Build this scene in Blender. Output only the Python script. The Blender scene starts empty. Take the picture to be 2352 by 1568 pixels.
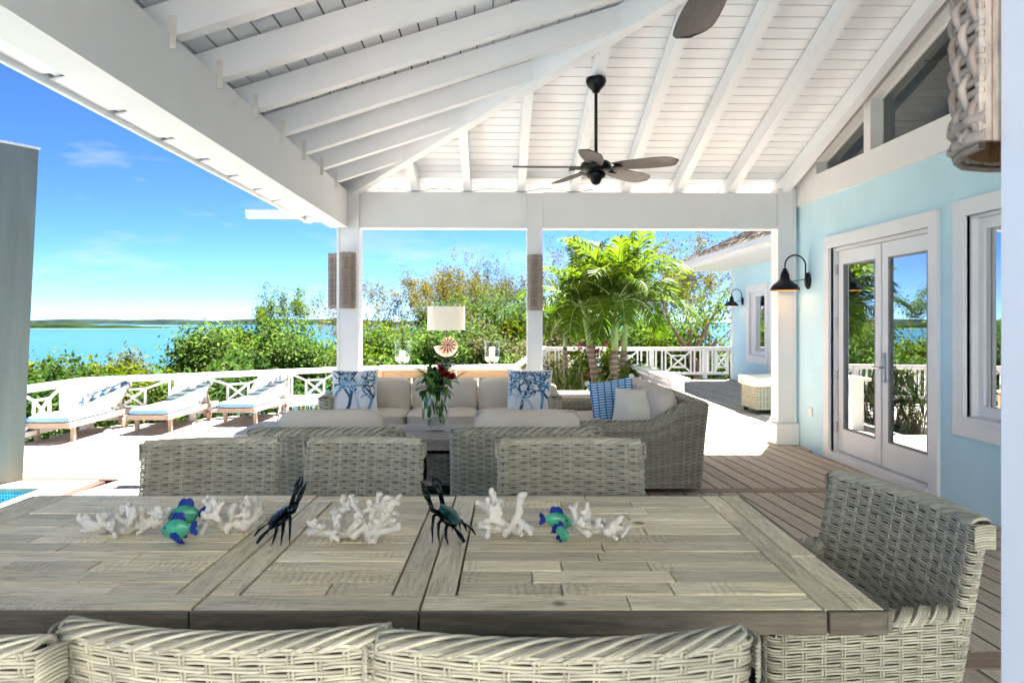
import bpy, bmesh, math, random
import numpy as np
from mathutils import Vector, Matrix, Euler

scene = bpy.context.scene
R = math.radians
rng = np.random.default_rng(7)
random.seed(7)

# ---------------------------------------------------------------- camera
YAW = math.atan(41 / 1700)
CA, SA = math.cos(YAW), math.sin(YAW)
EYE = 1.35
cam_data = bpy.data.cameras.new("camera")
cam_data.lens = 36 * 1700 / 2352
cam_data.sensor_width = 36
cam_data.shift_y = -46 / 2352
cam_data.clip_start = 0.05
cam_data.clip_end = 20000
cam_data.dof.use_dof = True
cam_data.dof.focus_distance = 5.0
cam_data.dof.aperture_fstop = 14
cam = bpy.data.objects.new("camera", cam_data)
scene.collection.objects.link(cam)
cam.location = (0, 0, EYE)
cam.rotation_euler = (R(90), 0, -YAW)
scene.camera = cam

# ---------------------------------------------------------------- sky and sun
SUNV = Vector((0.27, 0.52, 1.0)).normalized()
SUN_EL = math.asin(SUNV.z)
SUN_ROT = math.atan2(SUNV.x, SUNV.y)
world = bpy.data.worlds.new("World")
scene.world = world
world.use_nodes = True
wn, wl = world.node_tree.nodes, world.node_tree.links
wn.clear()
w_out = wn.new("ShaderNodeOutputWorld")
w_bg = wn.new("ShaderNodeBackground")
w_sky = wn.new("ShaderNodeTexSky")
w_sky.sky_type = 'NISHITA'
w_sky.sun_disc = False
w_sky.sun_elevation = SUN_EL
w_sky.sun_rotation = SUN_ROT
w_sky.altitude = 0
w_sky.air_density = 0.22
w_sky.dust_density = 0.0
w_sky.ozone_density = 3.0
# thin cirrus low over the sea
w_tc = wn.new("ShaderNodeTexCoord")
w_map = wn.new("ShaderNodeMapping")
w_map.inputs['Scale'].default_value = (1.6, 1.6, 7.0)
w_map.inputs['Location'].default_value = (3.1, 0.4, 0.2)
w_noise = wn.new("ShaderNodeTexNoise")
w_noise.inputs['Scale'].default_value = 2.2
w_noise.inputs['Detail'].default_value = 7
w_noise.inputs['Roughness'].default_value = 0.6
w_ramp = wn.new("ShaderNodeValToRGB")
w_ramp.color_ramp.elements[0].position = 0.53
w_ramp.color_ramp.elements[0].color = (0, 0, 0, 1)
w_ramp.color_ramp.elements[1].position = 0.80
w_ramp.color_ramp.elements[1].color = (0.75, 0.75, 0.75, 1)
w_hsv = wn.new("ShaderNodeHueSaturation")
w_hsv.inputs['Saturation'].default_value = 1.16
w_hsv.inputs['Value'].default_value = 1.0
w_mix = wn.new("ShaderNodeMix")
w_mix.data_type = 'RGBA'
w_mix.inputs['B'].default_value = (2.2, 2.35, 2.5, 1)
wl.new(w_tc.outputs['Generated'], w_map.inputs['Vector'])
wl.new(w_map.outputs[0], w_noise.inputs['Vector'])
wl.new(w_noise.outputs['Fac'], w_ramp.inputs['Fac'])
wl.new(w_sky.outputs['Color'], w_hsv.inputs['Color'])
wl.new(w_ramp.outputs['Color'], w_mix.inputs['Factor'])
wl.new(w_hsv.outputs['Color'], w_mix.inputs['A'])
wl.new(w_mix.outputs['Result'], w_bg.inputs['Color'])
w_bg.inputs['Strength'].default_value = 0.05
wl.new(w_bg.outputs[0], w_out.inputs['Surface'])

sun_data = bpy.data.lights.new("sun", 'SUN')
sun_data.energy = 5.0
sun_data.angle = R(0.53)
sun_data.color = (1.0, 0.955, 0.89)
sun = bpy.data.objects.new("sun", sun_data)
scene.collection.objects.link(sun)
sun.rotation_euler = (-SUNV).to_track_quat('-Z', 'Y').to_euler()
sun.location = SUNV * 40

scene.view_settings.view_transform = 'Standard'
scene.view_settings.look = 'None'
scene.view_settings.gamma = 1
scene.view_settings.use_curve_mapping = False
scene.view_settings.exposure = 3.2
scene.cycles.max_bounces = 8
scene.cycles.diffuse_bounces = 5
scene.cycles.glossy_bounces = 3
scene.cycles.transparent_max_bounces = 10
scene.cycles.use_adaptive_sampling = True
scene.cycles.adaptive_threshold = 0.02
scene.cycles.use_denoising = True

# ---------------------------------------------------------------- helpers
def W(xc, yc):
    """camera-aligned plan coordinates -> world plan coordinates"""
    return (xc * CA + yc * SA, -xc * SA + yc * CA)

def ray(u, v):
    r = (u - 1176) / 1700
    return np.array((r * CA + SA, -r * SA + CA, (738 - v) / 1700))

def at_z(u, v, z):
    d = ray(u, v); t = (z - EYE) / d[2]; return Vector((d[0] * t, d[1] * t, z))

def at_d(u, v, dist):
    """point seen at (u, v) at camera depth dist"""
    d = ray(u, v); return Vector((d[0] * dist, d[1] * dist, EYE + d[2] * dist))

class MB:
    def __init__(self):
        self.V = []; self.F = []; self.n = 0; self.attr = []
    def add(self, verts, faces, attr=0.0):
        v = np.asarray(verts, dtype=np.float64).reshape(-1, 3)
        if isinstance(faces, np.ndarray):
            self.F.append(faces + self.n)
        else:
            by = {}
            for f in faces: by.setdefault(len(f), []).append(f)
            for fs in by.values(): self.F.append(np.array(fs, dtype=np.int64) + self.n)
        self.V.append(v); self.n += len(v)
        a = np.empty(len(v)); a[:] = attr
        self.attr.append(a)
        return self
    def box(self, c, s, rz=0.0, rx=0.0, ry=0.0, ch=0.0):
        c = np.array(c, float); h = np.array(s, float) / 2
        if ch <= 0:
            p = np.array([(x, y, z) for z in (-1, 1) for y in (-1, 1) for x in (-1, 1)], float) * h
            f = [(0, 2, 3, 1), (4, 5, 7, 6), (0, 1, 5, 4), (2, 6, 7, 3), (0, 4, 6, 2), (1, 3, 7, 5)]
        else:
            p, f = chamfer_box(h, ch)
        if rz or rx or ry:
            m = np.array(Euler((rx, ry, rz)).to_matrix()); p = p @ m.T
        return self.add(p + c, f)
    def bar(self, p0, p1, w, t, side=None):
        """box from p0 to p1; w across (in the plane of 'side' x axis), t along side"""
        p0 = Vector(p0); p1 = Vector(p1); d = (p1 - p0).normalized()
        s = Vector(side).normalized() if side is not None else (Vector((0, 0, 1)) if abs(d.z) < .9 else Vector((1, 0, 0)))
        u = d.cross(s).normalized(); s = u.cross(d).normalized()
        vs = []
        for p in (p0, p1):
            for a, b in ((-1, -1), (1, -1), (1, 1), (-1, 1)):
                vs.append(p + u * (a * w / 2) + s * (b * t / 2))
        return self.add([tuple(v) for v in vs], [(0, 3, 2, 1), (4, 5, 6, 7), (0, 1, 5, 4), (1, 2, 6, 5), (2, 3, 7, 6), (3, 0, 4, 7)])
    def prism(self, poly, h0, h1, axis='z'):
        """polygon (list of 2-tuples) extruded; axis z: poly=(x,y); x: poly=(y,z); y: poly=(x,z)"""
        n = len(poly)
        def m(a, b, h): return (a, b, h) if axis == 'z' else ((h, a, b) if axis == 'x' else (a, h, b))
        vs = [m(a, b, h0) for a, b in poly] + [m(a, b, h1) for a, b in poly]
        f = [tuple(range(n))[::-1], tuple(range(n, 2 * n))] + [(i, (i + 1) % n, n + (i + 1) % n, n + i) for i in range(n)]
        return self.add(vs, f)
    def tube(self, pts, r, k=8, closed=False, cap=True, flat=1.0, attr=0.0):
        P = [Vector(p) for p in pts]; n = len(P)
        rr = np.broadcast_to(np.asarray(r, float), (n,))
        vs = []; prev = None
        for i in range(n):
            if closed: t = P[(i + 1) % n] - P[i - 1]
            else: t = P[min(i + 1, n - 1)] - P[max(i - 1, 0)]
            if t.length < 1e-9: t = Vector((0, 0, 1))
            t.normalize()
            if prev is None:
                a = Vector((0, 0, 1)) if abs(t.z) < .9 else Vector((1, 0, 0))
                u = t.cross(a).normalized()
            else:
                u = (prev - t * prev.dot(t))
                if u.length < 1e-6: u = t.cross(Vector((0, 0, 1)))
                u.normalize()
            prev = u; w = t.cross(u)
            for j in range(k):
                an = 2 * math.pi * j / k
                q = P[i] + u * (math.cos(an) * rr[i]) + w * (math.sin(an) * rr[i] * flat)
                vs.append((q.x, q.y, q.z))
        f = []
        m = n if closed else n - 1
        for i in range(m):
            i2 = (i + 1) % n
            for j in range(k):
                j2 = (j + 1) % k
                f.append((i * k + j, i * k + j2, i2 * k + j2, i2 * k + j))
        if cap and not closed:
            f.append(tuple(range(k))[::-1]); f.append(tuple((n - 1) * k + j for j in range(k)))
        return self.add(vs, f, attr)
    def lathe(self, prof, n=24, c=(0, 0, 0), a0=0.0, a1=2 * math.pi):
        full = abs(a1 - a0 - 2 * math.pi) < 1e-6
        m = n if full else n + 1
        vs = []
        for i in range(m):
            an = a0 + (a1 - a0) * i / n
            for r, z in prof: vs.append((c[0] + r * math.cos(an), c[1] + r * math.sin(an), c[2] + z))
        k = len(prof); f = []
        for i in range(n):
            i2 = (i + 1) % m
            for j in range(k - 1): f.append((i * k + j, i2 * k + j, i2 * k + j + 1, i * k + j + 1))
        return self.add(vs, f)
    def ball(self, c, s, k=10, n=14, rot=None):
        vs = []; f = []
        for i in range(k + 1):
            th = math.pi * i / k
            for j in range(n):
                ph = 2 * math.pi * j / n
                vs.append((math.sin(th) * math.cos(ph), math.sin(th) * math.sin(ph), math.cos(th)))
        for i in range(k):
            for j in range(n): f.append((i * n + j, (i + 1) * n + j, (i + 1) * n + (j + 1) % n, i * n + (j + 1) % n))
        p = np.array(vs) * np.array(s if hasattr(s, '__len__') else (s, s, s))
        if rot is not None: p = p @ np.array(rot).T
        return self.add(p + np.array(c), f)
    def mesh(self, name, smooth=False, keep_attr=False):
        V = np.concatenate(self.V)
        me = bpy.data.meshes.new(name)
        me.vertices.add(len(V)); me.vertices.foreach_set('co', V.ravel())
        loops = np.concatenate([a.ravel() for a in self.F]).astype(np.int32)
        tot = np.concatenate([np.full(len(a), a.shape[1]) for a in self.F])
        start = np.concatenate(([0], np.cumsum(tot)[:-1])).astype(np.int32)
        me.loops.add(len(loops)); me.loops.foreach_set('vertex_index', loops)
        me.polygons.add(len(tot)); me.polygons.foreach_set('loop_start', start)
        me.polygons.foreach_set('use_smooth', np.full(len(tot), bool(smooth)))
        if keep_attr:
            at = me.attributes.new('rnd', 'FLOAT', 'POINT')
            at.data.foreach_set('value', np.concatenate(self.attr).astype(np.float32))
        me.update(calc_edges=True); me.validate()
        return me

def chamfer_box(h, ch):
    """corner-cut box: 24 verts"""
    hx, hy, hz = h
    ch = min(ch, hx * .9, hy * .9, hz * .9)
    V = {}; P = []
    for sx in (-1, 1):
        for sy in (-1, 1):
            for sz in (-1, 1):
                for ax in range(3):
                    p = [sx * (hx - ch), sy * (hy - ch), sz * (hz - ch)]
                    p[ax] = (sx * hx, sy * hy, sz * hz)[ax]
                    V[(sx, sy, sz, ax)] = len(P); P.append(p)
    F = []
    for ax in range(3):
        a, b = [i for i in range(3) if i != ax]
        for s in (-1, 1):
            q = []
            for (p1, p2) in ((-1, -1), (1, -1), (1, 1), (-1, 1)):
                k = [0, 0, 0]; k[ax] = s; k[a] = p1; k[b] = p2
                q.append(V[(*k, ax)])
            flip = (s < 0) ^ (ax == 1)
            F.append(tuple(q[::-1]) if flip else tuple(q))
    for ax in range(3):       # edges along ax
        a, b = [i for i in range(3) if i != ax]
        for sa in (-1, 1):
            for sb in (-1, 1):
                k0 = [0, 0, 0]; k1 = [0, 0, 0]
                k0[ax] = -1; k1[ax] = 1; k0[a] = k1[a] = sa; k0[b] = k1[b] = sb
                F.append((V[(*k0, a)], V[(*k1, a)], V[(*k1, b)], V[(*k0, b)]))
    for sx in (-1, 1):
        for sy in (-1, 1):
            for sz in (-1, 1):
                F.append((V[(sx, sy, sz, 0)], V[(sx, sy, sz, 1)], V[(sx, sy, sz, 2)]))
    return np.array(P), F

COL = scene.collection
def obj(name, mb, mat, parent=None, loc=None, rot=None, smooth=False, attr=False):
    me = mb.mesh(name, smooth, attr) if isinstance(mb, MB) else mb
    o = bpy.data.objects.new(name, me)
    if mat is not None and len(me.materials) == 0: me.materials.append(mat)
    COL.objects.link(o)
    if parent is not None: o.parent = parent
    if loc is not None: o.location = loc
    if rot is not None: o.rotation_euler = rot
    return o
def tag(o, label=None, cat=None, group=None, kind=None):
    if label: o['label'] = label
    if cat: o['category'] = cat
    if group: o['group'] = group
    if kind: o['kind'] = kind
    return o
def thing(name, label, cat, loc=(0, 0, 0), rz=0.0, group=None):
    o = bpy.data.objects.new(name, None); COL.objects.link(o)
    o.empty_display_size = .1
    o.location = loc; o.rotation_euler = (0, 0, rz)
    return tag(o, label, cat, group)
def dup(root, loc, rz, label, group=None, scale=None):
    r = root.copy(); COL.objects.link(r); r.location = loc; r.rotation_euler = (0, 0, rz)
    if scale: r.scale = scale
    r['label'] = label
    if group: r['group'] = group
    for ch in list(root.children):
        c = ch.copy(); COL.objects.link(c); c.parent = r
        for g in list(ch.children):
            d = g.copy(); COL.objects.link(d); d.parent = c
    return r
def autosmooth(o, ang=40):
    me = o.data
    me.polygons.foreach_set('use_smooth', np.ones(len(me.polygons), dtype=bool))
    me.set_sharp_from_angle(angle=R(ang))

# ---------------------------------------------------------------- materials
def srgb(r, g, b):
    f = lambda c: (c / 12.92 if c <= .04045 else ((c + .055) / 1.055) ** 2.4)
    return (f(r / 255), f(g / 255), f(b / 255), 1)
def new_mat(name):
    m = bpy.data.materials.new(name); m.use_nodes = True
    n = m.node_tree.nodes; return m, n, m.node_tree.links, n['Principled BSDF']
def mixcol(n, l, fac, a, b, blend='MIX'):
    x = n.new("ShaderNodeMix"); x.data_type = 'RGBA'; x.blend_type = blend
    for k, v in (('Factor', fac), ('A', a), ('B', b)):
        if hasattr(v, 'links'): l.new(v, x.inputs[k])
        else: x.inputs[k].default_value = v
    return x.outputs['Result']
def noise(n, l, vec, scale, detail=4, rough=.55, dist=0.0):
    t = n.new("ShaderNodeTexNoise"); t.inputs['Scale'].default_value = scale
    t.inputs['Detail'].default_value = detail; t.inputs['Roughness'].default_value = rough
    t.inputs['Distortion'].default_value = dist
    if vec is not None: l.new(vec, t.inputs['Vector'])
    return t.outputs['Fac']
def ramp(n, l, fac, stops):
    r = n.new("ShaderNodeValToRGB"); e = r.color_ramp.elements
    while len(e) > 1: e.remove(e[-1])
    for i, (p, c) in enumerate(stops):
        x = e[0] if i == 0 else e.new(p)
        x.position = p; x.color = c
    l.new(fac, r.inputs['Fac']); return r.outputs['Color']
def coords(n, l, stretch=(1, 1, 1), randomise=True):
    tc = n.new("ShaderNodeTexCoord"); mp = n.new("ShaderNodeMapping")
    mp.inputs['Scale'].default_value = stretch
    l.new(tc.outputs['Object'], mp.inputs['Vector'])
    if randomise:
        oi = n.new("ShaderNodeObjectInfo"); mu = n.new("ShaderNodeMath"); mu.operation = 'MULTIPLY'
        mu.inputs[1].default_value = 37.0; l.new(oi.outputs['Random'], mu.inputs[0])
        cb = n.new("ShaderNodeCombineXYZ")
        for i in range(3): l.new(mu.outputs[0], cb.inputs[i])
        l.new(cb.outputs[0], mp.inputs['Location'])
    return mp.outputs['Vector']
def bump(n, l, bsdf, height, strength=.3, dist=.01):
    b = n.new("ShaderNodeBump"); b.inputs['Strength'].default_value = strength
    b.inputs['Distance'].default_value = dist
    l.new(height, b.inputs['Height']); l.new(b.outputs[0], bsdf.inputs['Normal'])
def simple(name, col, rough=.6, metal=0.0, var=.12, scale=6, b=0.0, bs=60, spec=.5, stretch=(1, 1, 1)):
    m, n, l, p = new_mat(name)
    v = coords(n, l, stretch)
    f = noise(n, l, v, scale)
    dark = tuple(c * (1 - var) for c in col[:3]) + (1,)
    lite = tuple(min(1, c * (1 + var)) for c in col[:3]) + (1,)
    l.new(ramp(n, l, f, [(.3, dark), (.7, lite)]), p.inputs['Base Color'])
    p.inputs['Roughness'].default_value = rough; p.inputs['Metallic'].default_value = metal
    p.inputs['Specular IOR Level'].default_value = spec
    if b: bump(n, l, p, noise(n, l, v, bs, 3), b)
    return m
def wood(name, light, dark, rough=.6, grain=(14, 1.2, 14), spread=.35, bstr=.25, spec=.4, knots=False):
    """grain runs along the local axis with the small stretch; every board differs by Object Info random"""
    m, n, l, p = new_mat(name)
    v = coords(n, l, grain)
    g1 = noise(n, l, v, 3.0, 6, .65, .6)
    g2 = noise(n, l, v, 11.0, 3, .6)
    base = ramp(n, l, g1, [(.28, dark), (.72, light)])
    oi = n.new("ShaderNodeObjectInfo")
    hs = n.new("ShaderNodeHueSaturation"); l.new(base, hs.inputs['Color'])
    mr = n.new("ShaderNodeMapRange"); mr.inputs['To Min'].default_value = 1 - spread; mr.inputs['To Max'].default_value = 1 + spread
    l.new(oi.outputs['Random'], mr.inputs['Value']); l.new(mr.outputs[0], hs.inputs['Value'])
    fine = ramp(n, l, g2, [(.35, (.78, .78, .78, 1)), (.6, (1, 1, 1, 1))])
    l.new(mixcol(n, l, 1.0, hs.outputs['Color'], fine, 'MULTIPLY'), p.inputs['Base Color'])
    p.inputs['Roughness'].default_value = rough
    p.inputs['Specular IOR Level'].default_value = spec
    if bstr: bump(n, l, p, g2, bstr, .004)
    return m
def leafy(name, stops, trans=.45, rough=.6, spec=.06):
    m, n, l, p = new_mat(name)
    a = n.new("ShaderNodeAttribute"); a.attribute_name = 'rnd'
    c = ramp(n, l, a.outputs['Fac'], stops)
    l.new(c, p.inputs['Base Color']); p.inputs['Roughness'].default_value = rough
    p.inputs['Specular IOR Level'].default_value = spec
    t = n.new("ShaderNodeBsdfTranslucent")
    hs = n.new("ShaderNodeHueSaturation"); hs.inputs['Saturation'].default_value = 1.15; hs.inputs['Value'].default_value = 1.25
    l.new(c, hs.inputs['Color']); l.new(hs.outputs[0], t.inputs['Color'])
    mx = n.new("ShaderNodeMixShader"); mx.inputs[0].default_value = trans
    l.new(p.outputs[0], mx.inputs[1]); l.new(t.outputs[0], mx.inputs[2])
    l.new(mx.outputs[0], n['Material Output'].inputs['Surface'])
    return m

WHITE = simple("white_paint", (.74, .74, .74, 1), .45, var=.03, scale=3, b=.04, bs=30)
WHITE_WARM = simple("weathered_white_paint", (.70, .68, .64, 1), .6, var=.12, scale=9, b=.1)
CEIL = simple("white_ceiling_paint", (.82, .84, .87, 1), .5, var=.03, scale=2, b=.03)
PILLARM = simple("pale_blue_white_paint", (.66, .72, .80, 1), .5, var=.03, scale=2)
STUCCO = simple("pale_blue_stucco", (.52, .74, .83, 1), .75, var=.05, scale=2.5, b=.12, bs=160)
STUCCO2 = simple("pale_blue_stucco_wing", (.48, .71, .82, 1), .75, var=.05, scale=1.5, b=.12, bs=120)
PIERM = simple("grey_green_stucco", srgb(106, 118, 116), .8, var=.2, scale=2.2, b=.25, bs=70, stretch=(2.5, 2.5, .35))
BLACKM = simple("black_metal", (.012, .013, .015, 1), .4, .6, var=.2, scale=9)
BRONZE = simple("dark_bronze", (.022, .02, .02, 1), .38, .5, var=.2)
BLADE = wood("blade_wood", (.13, .108, .10, 1), (.075, .062, .058, 1), .45, (3, 18, 18), .06, .05)
DECK = wood("weathered_deck_wood", (.70, .575, .44, 1), (.50, .40, .30, 1), .7, (16, .9, 16), .13, .2)
DECK_SUN = wood("bleached_deck_wood", (.52, .455, .40, 1), (.38, .325, .28, 1), .75, (14, .8, 14), .13, .2)
DECK_BORDER = wood("deck_border_wood", (.44, .32, .22, 1), (.30, .20, .13, 1), .7, (.9, 16, 16), .1, .2)
DARK_UNDER = simple("dark_underside", (.02, .017, .014, 1), .9)
def table_wood(name, along):
    """rough-sawn weathered boards: grain, cross-cut saw marks, dark knots and checks"""
    m, n, l, p = new_mat(name)
    st = (1.6, 17, 17) if along == 'x' else (17, 1.6, 17)
    v = coords(n, l, st); v1 = coords(n, l)
    g1 = noise(n, l, v, 3.0, 7, .68, .8); g2 = noise(n, l, v, 9.0, 4, .6, .3); blot = noise(n, l, v1, 5.0, 3)
    base = ramp(n, l, g1, [(.22, (.34, .275, .15, 1)), (.42, (.76, .65, .42, 1)), (.72, (.98, .87, .59, 1))])
    oi = n.new("ShaderNodeObjectInfo"); hs = n.new("ShaderNodeHueSaturation"); l.new(base, hs.inputs['Color'])
    mr = n.new("ShaderNodeMapRange"); mr.inputs['To Min'].default_value = .74; mr.inputs['To Max'].default_value = 1.22
    l.new(oi.outputs['Random'], mr.inputs['Value']); l.new(mr.outputs[0], hs.inputs['Value'])
    mr2 = n.new("ShaderNodeMapRange"); mr2.inputs['To Min'].default_value = .75; mr2.inputs['To Max'].default_value = 1.2
    l.new(blot, mr2.inputs['Value']); l.new(mr2.outputs[0], hs.inputs['Saturation'])
    fine = ramp(n, l, g2, [(.34, (.62, .60, .56, 1)), (.5, (1, 1, 1, 1))])
    c = mixcol(n, l, .8, hs.outputs['Color'], fine, 'MULTIPLY')
    # saw marks: bands across the board, only where a patchy mask allows
    wv = n.new("ShaderNodeTexWave"); wv.wave_type = 'BANDS'; wv.bands_direction = 'X' if along == 'x' else 'Y'
    wv.inputs['Scale'].default_value = 17; wv.inputs['Distortion'].default_value = 5.0; wv.inputs['Detail'].default_value = 2; wv.inputs['Detail Scale'].default_value = 2.0
    l.new(v1, wv.inputs['Vector'])
    mask = ramp(n, l, noise(n, l, v1, 3.3, 2), [(.54, (0, 0, 0, 1)), (.62, (1, 1, 1, 1))])
    saw = ramp(n, l, wv.outputs['Fac'], [(.1, (.80, .78, .74, 1)), (.6, (1, 1, 1, 1))])
    c = mixcol(n, l, mask, c, mixcol(n, l, 1.0, c, saw, 'MULTIPLY'))
    vo = n.new("ShaderNodeTexVoronoi"); vo.inputs['Scale'].default_value = 3.1; l.new(v1, vo.inputs['Vector'])
    kn = ramp(n, l, vo.outputs['Distance'], [(.03, (.22, .17, .11, 1)), (.07, (1, 1, 1, 1))])
    c = mixcol(n, l, 1.0, c, kn, 'MULTIPLY')
    l.new(c, p.inputs['Base Color'])
    p.inputs['Roughness'].default_value = .5; p.inputs['Specular IOR Level'].default_value = .35
    ht = mixcol(n, l, .5, fine, saw, 'MULTIPLY')
    bump(n, l, p, ht, .45, .003)
    return m
TABLEW = table_wood("weathered_table_top", 'x')
TABLEW_Y = table_wood("weathered_table_cross_board", 'y')
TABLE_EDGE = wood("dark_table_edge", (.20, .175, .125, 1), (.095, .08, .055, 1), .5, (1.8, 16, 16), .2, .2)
TEAK = wood("weathered_teak", (.42, .33, .26, 1), (.28, .20, .15, 1), .65, (16, 1.5, 16), .15, .2)
PINE = wood("pale_pine", (.62, .42, .26, 1), (.50, .32, .19, 1), .5, (1.5, 14, 14), .1, .1)
GREYWOOD = wood("grey_wood", (.45, .41, .36, 1), (.28, .25, .21, 1), .6, (1.5, 14, 14), .12, .15)
FABRIC = simple("taupe_outdoor_fabric", srgb(200, 191, 176), .9, var=.06, scale=4, b=.55, bs=8, spec=.2)
FABRIC_L = simple("light_grey_fabric", srgb(196, 192, 186), .9, var=.05, scale=4, b=.1, bs=220, spec=.2)
FABRIC_W = simple("white_fabric", srgb(214, 218, 220), .9, var=.04, scale=5, b=.12, bs=200, spec=.2)
CUSH_BLUE = simple("blue_cushion_piping", srgb(120, 164, 214), .85, var=.05, scale=4, spec=.2)
CORALM = simple("bleached_white_coral", (.70, .66, .57, 1), .6, var=.1, scale=30, b=.3, bs=150)
FISHG = simple("sea_green_glaze", srgb(70, 170, 130), .18, var=.3, scale=26, b=.15, bs=90)
FISHB = simple("cobalt_glaze", srgb(22, 50, 135), .18, var=.3, scale=30)
CRABM = simple("black_green_metal", (.010, .014, .014, 1), .25, .75, var=.5, scale=14)
CRABSHELL = simple("teal_metal_shell", (.012, .075, .07, 1), .22, .7, var=.4, scale=10)
CANDLE = simple("ivory_wax", srgb(235, 228, 210), .5, var=.03)
SAND = simple("pale_sand", srgb(200, 180, 155), .9, var=.15, scale=60)
BARK = simple("brown_bark", (.17, .10, .065, 1), .85, var=.35, scale=9, b=.5, bs=35, stretch=(1, 1, .3))
TWIG = simple("grey_twig", (.26, .21, .16, 1), .85, var=.3, scale=9)
TERRA = simple("dry_scrub_ground", (.10, .085, .05, 1), .95, var=.4, scale=1.5, b=.4, bs=8)

def wicker_mat(name, light, dark):
    m, n, l, p = new_mat(name)
    a = n.new("ShaderNodeAttribute"); a.attribute_name = 'rnd'
    v = coords(n, l, (1, 1, 1))
    f = noise(n, l, v, 22, 3)
    c = ramp(n, l, a.outputs['Fac'], [(0, dark), (1, light)])
    fine = ramp(n, l, f, [(.3, (.78, .78, .78, 1)), (.7, (1.08, 1.08, 1.05, 1))])
    l.new(mixcol(n, l, 1.0, c, fine, 'MULTIPLY'), p.inputs['Base Color'])
    p.inputs['Roughness'].default_value = .48; p.inputs['Specular IOR Level'].default_value = .4
    return m
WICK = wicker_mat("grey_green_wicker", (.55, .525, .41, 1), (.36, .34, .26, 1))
WICK_D = wicker_mat("darker_grey_wicker", (.43, .41, .325, 1), (.26, .245, .19, 1))  # darker tones of the same wicker
RATTAN = wicker_mat("brown_grey_rattan", (.44, .385, .34, 1), (.25, .20, .165, 1))
HOLLOW_SHADE = simple("wicker_hollow_shade", (.035, .032, .024, 1), .9)  # near-black backing stands in for the shade inside hollow wicker

def glass_mat(name, refl=.22, tint=(.80, .88, .88, 1), ior=1.6):
    m, n, l, p = new_mat(name)
    tr = n.new("ShaderNodeBsdfTransparent"); tr.inputs[0].default_value = tint
    gl = n.new("ShaderNodeBsdfGlossy"); gl.inputs['Roughness'].default_value = 0.0
    gl.inputs['Color'].default_value = (.95, .98, 1, 1)
    fr = n.new("ShaderNodeLayerWeight"); fr.inputs['Blend'].default_value = .5
    pw5 = n.new("ShaderNodeMath"); pw5.operation = 'POWER'; pw5.inputs[1].default_value = 4.0; l.new(fr.outputs['Facing'], pw5.inputs[0])
    ad = n.new("ShaderNodeMath"); ad.operation = 'ADD'; ad.use_clamp = True; ad.inputs[1].default_value = refl
    l.new(pw5.outputs[0], ad.inputs[0])
    mx = n.new("ShaderNodeMixShader"); l.new(ad.outputs[0], mx.inputs[0])
    l.new(tr.outputs[0], mx.inputs[1]); l.new(gl.outputs[0], mx.inputs[2])
    l.new(mx.outputs[0], n['Material Output'].inputs['Surface'])
    return m
GLASS = glass_mat("coated_window_glass", .48, (.45, .52, .52, 1))
CLEAR = glass_mat("clear_glass", .015, (.95, .97, .96, 1), 1.12)
GLASS_G = glass_mat("dark_tinted_gable_glass", .06, (.35, .40, .38, 1), 1.4)  # gable panes: darker tint and weaker reflection
# ================================================================= terrain, sea, sky line
def ground_z(x, y):
    d = math.hypot(x * .8, max(0, y - 4))
    s = min(1, max(0, (d - 9) / 60))
    return -0.75 - 12.5 * s * s * (3 - 2 * s)
mb = MB()
xs = np.concatenate((np.linspace(-140, -20, 22), np.linspace(-16, 20, 25), np.linspace(28, 140, 18)))
ys = np.concatenate((np.linspace(-40, 0, 8), np.linspace(3, 40, 24), np.linspace(46, 130, 18)))
g = np.array([(x, y, (ground_z(x, y) if x < 2.2 or y > 18.5 or True else 0) + .12 * math.sin(x * 1.3) * math.cos(y * .9)) for y in ys for x in xs])
nx = len(xs)
f = np.array([(j * nx + i, j * nx + i + 1, (j + 1) * nx + i + 1, (j + 1) * nx + i) for j in range(len(ys) - 1) for i in range(nx - 1)])
mb.add(g, f)
tag(obj("ground", mb, TERRA, smooth=True), "dry scrubby hillside falling away to the bay", kind="structure")

SEAZ = -11.0
m, n, l, p = new_mat("turquoise_sea")
tc = n.new("ShaderNodeTexCoord"); mp = n.new("ShaderNodeMapping"); mp.inputs['Scale'].default_value = (.004, .012, 1)
l.new(tc.outputs['Object'], mp.inputs['Vector'])
big = noise(n, l, mp.outputs[0], 1.7, 9, .68, .6)
c = ramp(n, l, big, [(.34, (.009, .050, .056, 1)), (.46, (.018, .076, .078, 1)), (.54, (.014, .064, .070, 1)), (.68, (.045, .105, .10, 1))])
l.new(c, p.inputs['Base Color']); p.inputs['Roughness'].default_value = .22
p.inputs['Specular IOR Level'].default_value = .10
mp2 = n.new("ShaderNodeMapping"); mp2.inputs['Scale'].default_value = (.25, .7, 1)
l.new(tc.outputs['Object'], mp2.inputs['Vector'])
bump(n, l, p, noise(n, l, mp2.outputs[0], 1.0, 4), .25, .6)
SEAM = m
mb = MB(); mb.add([(-9000, 30, SEAZ), (9000, 30, SEAZ), (9000, 9500, SEAZ), (-9000, 9500, SEAZ)], [(0, 1, 2, 3)])
tag(obj("sea", mb, SEAM), "calm turquoise bay beyond the deck", kind="structure")

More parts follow.
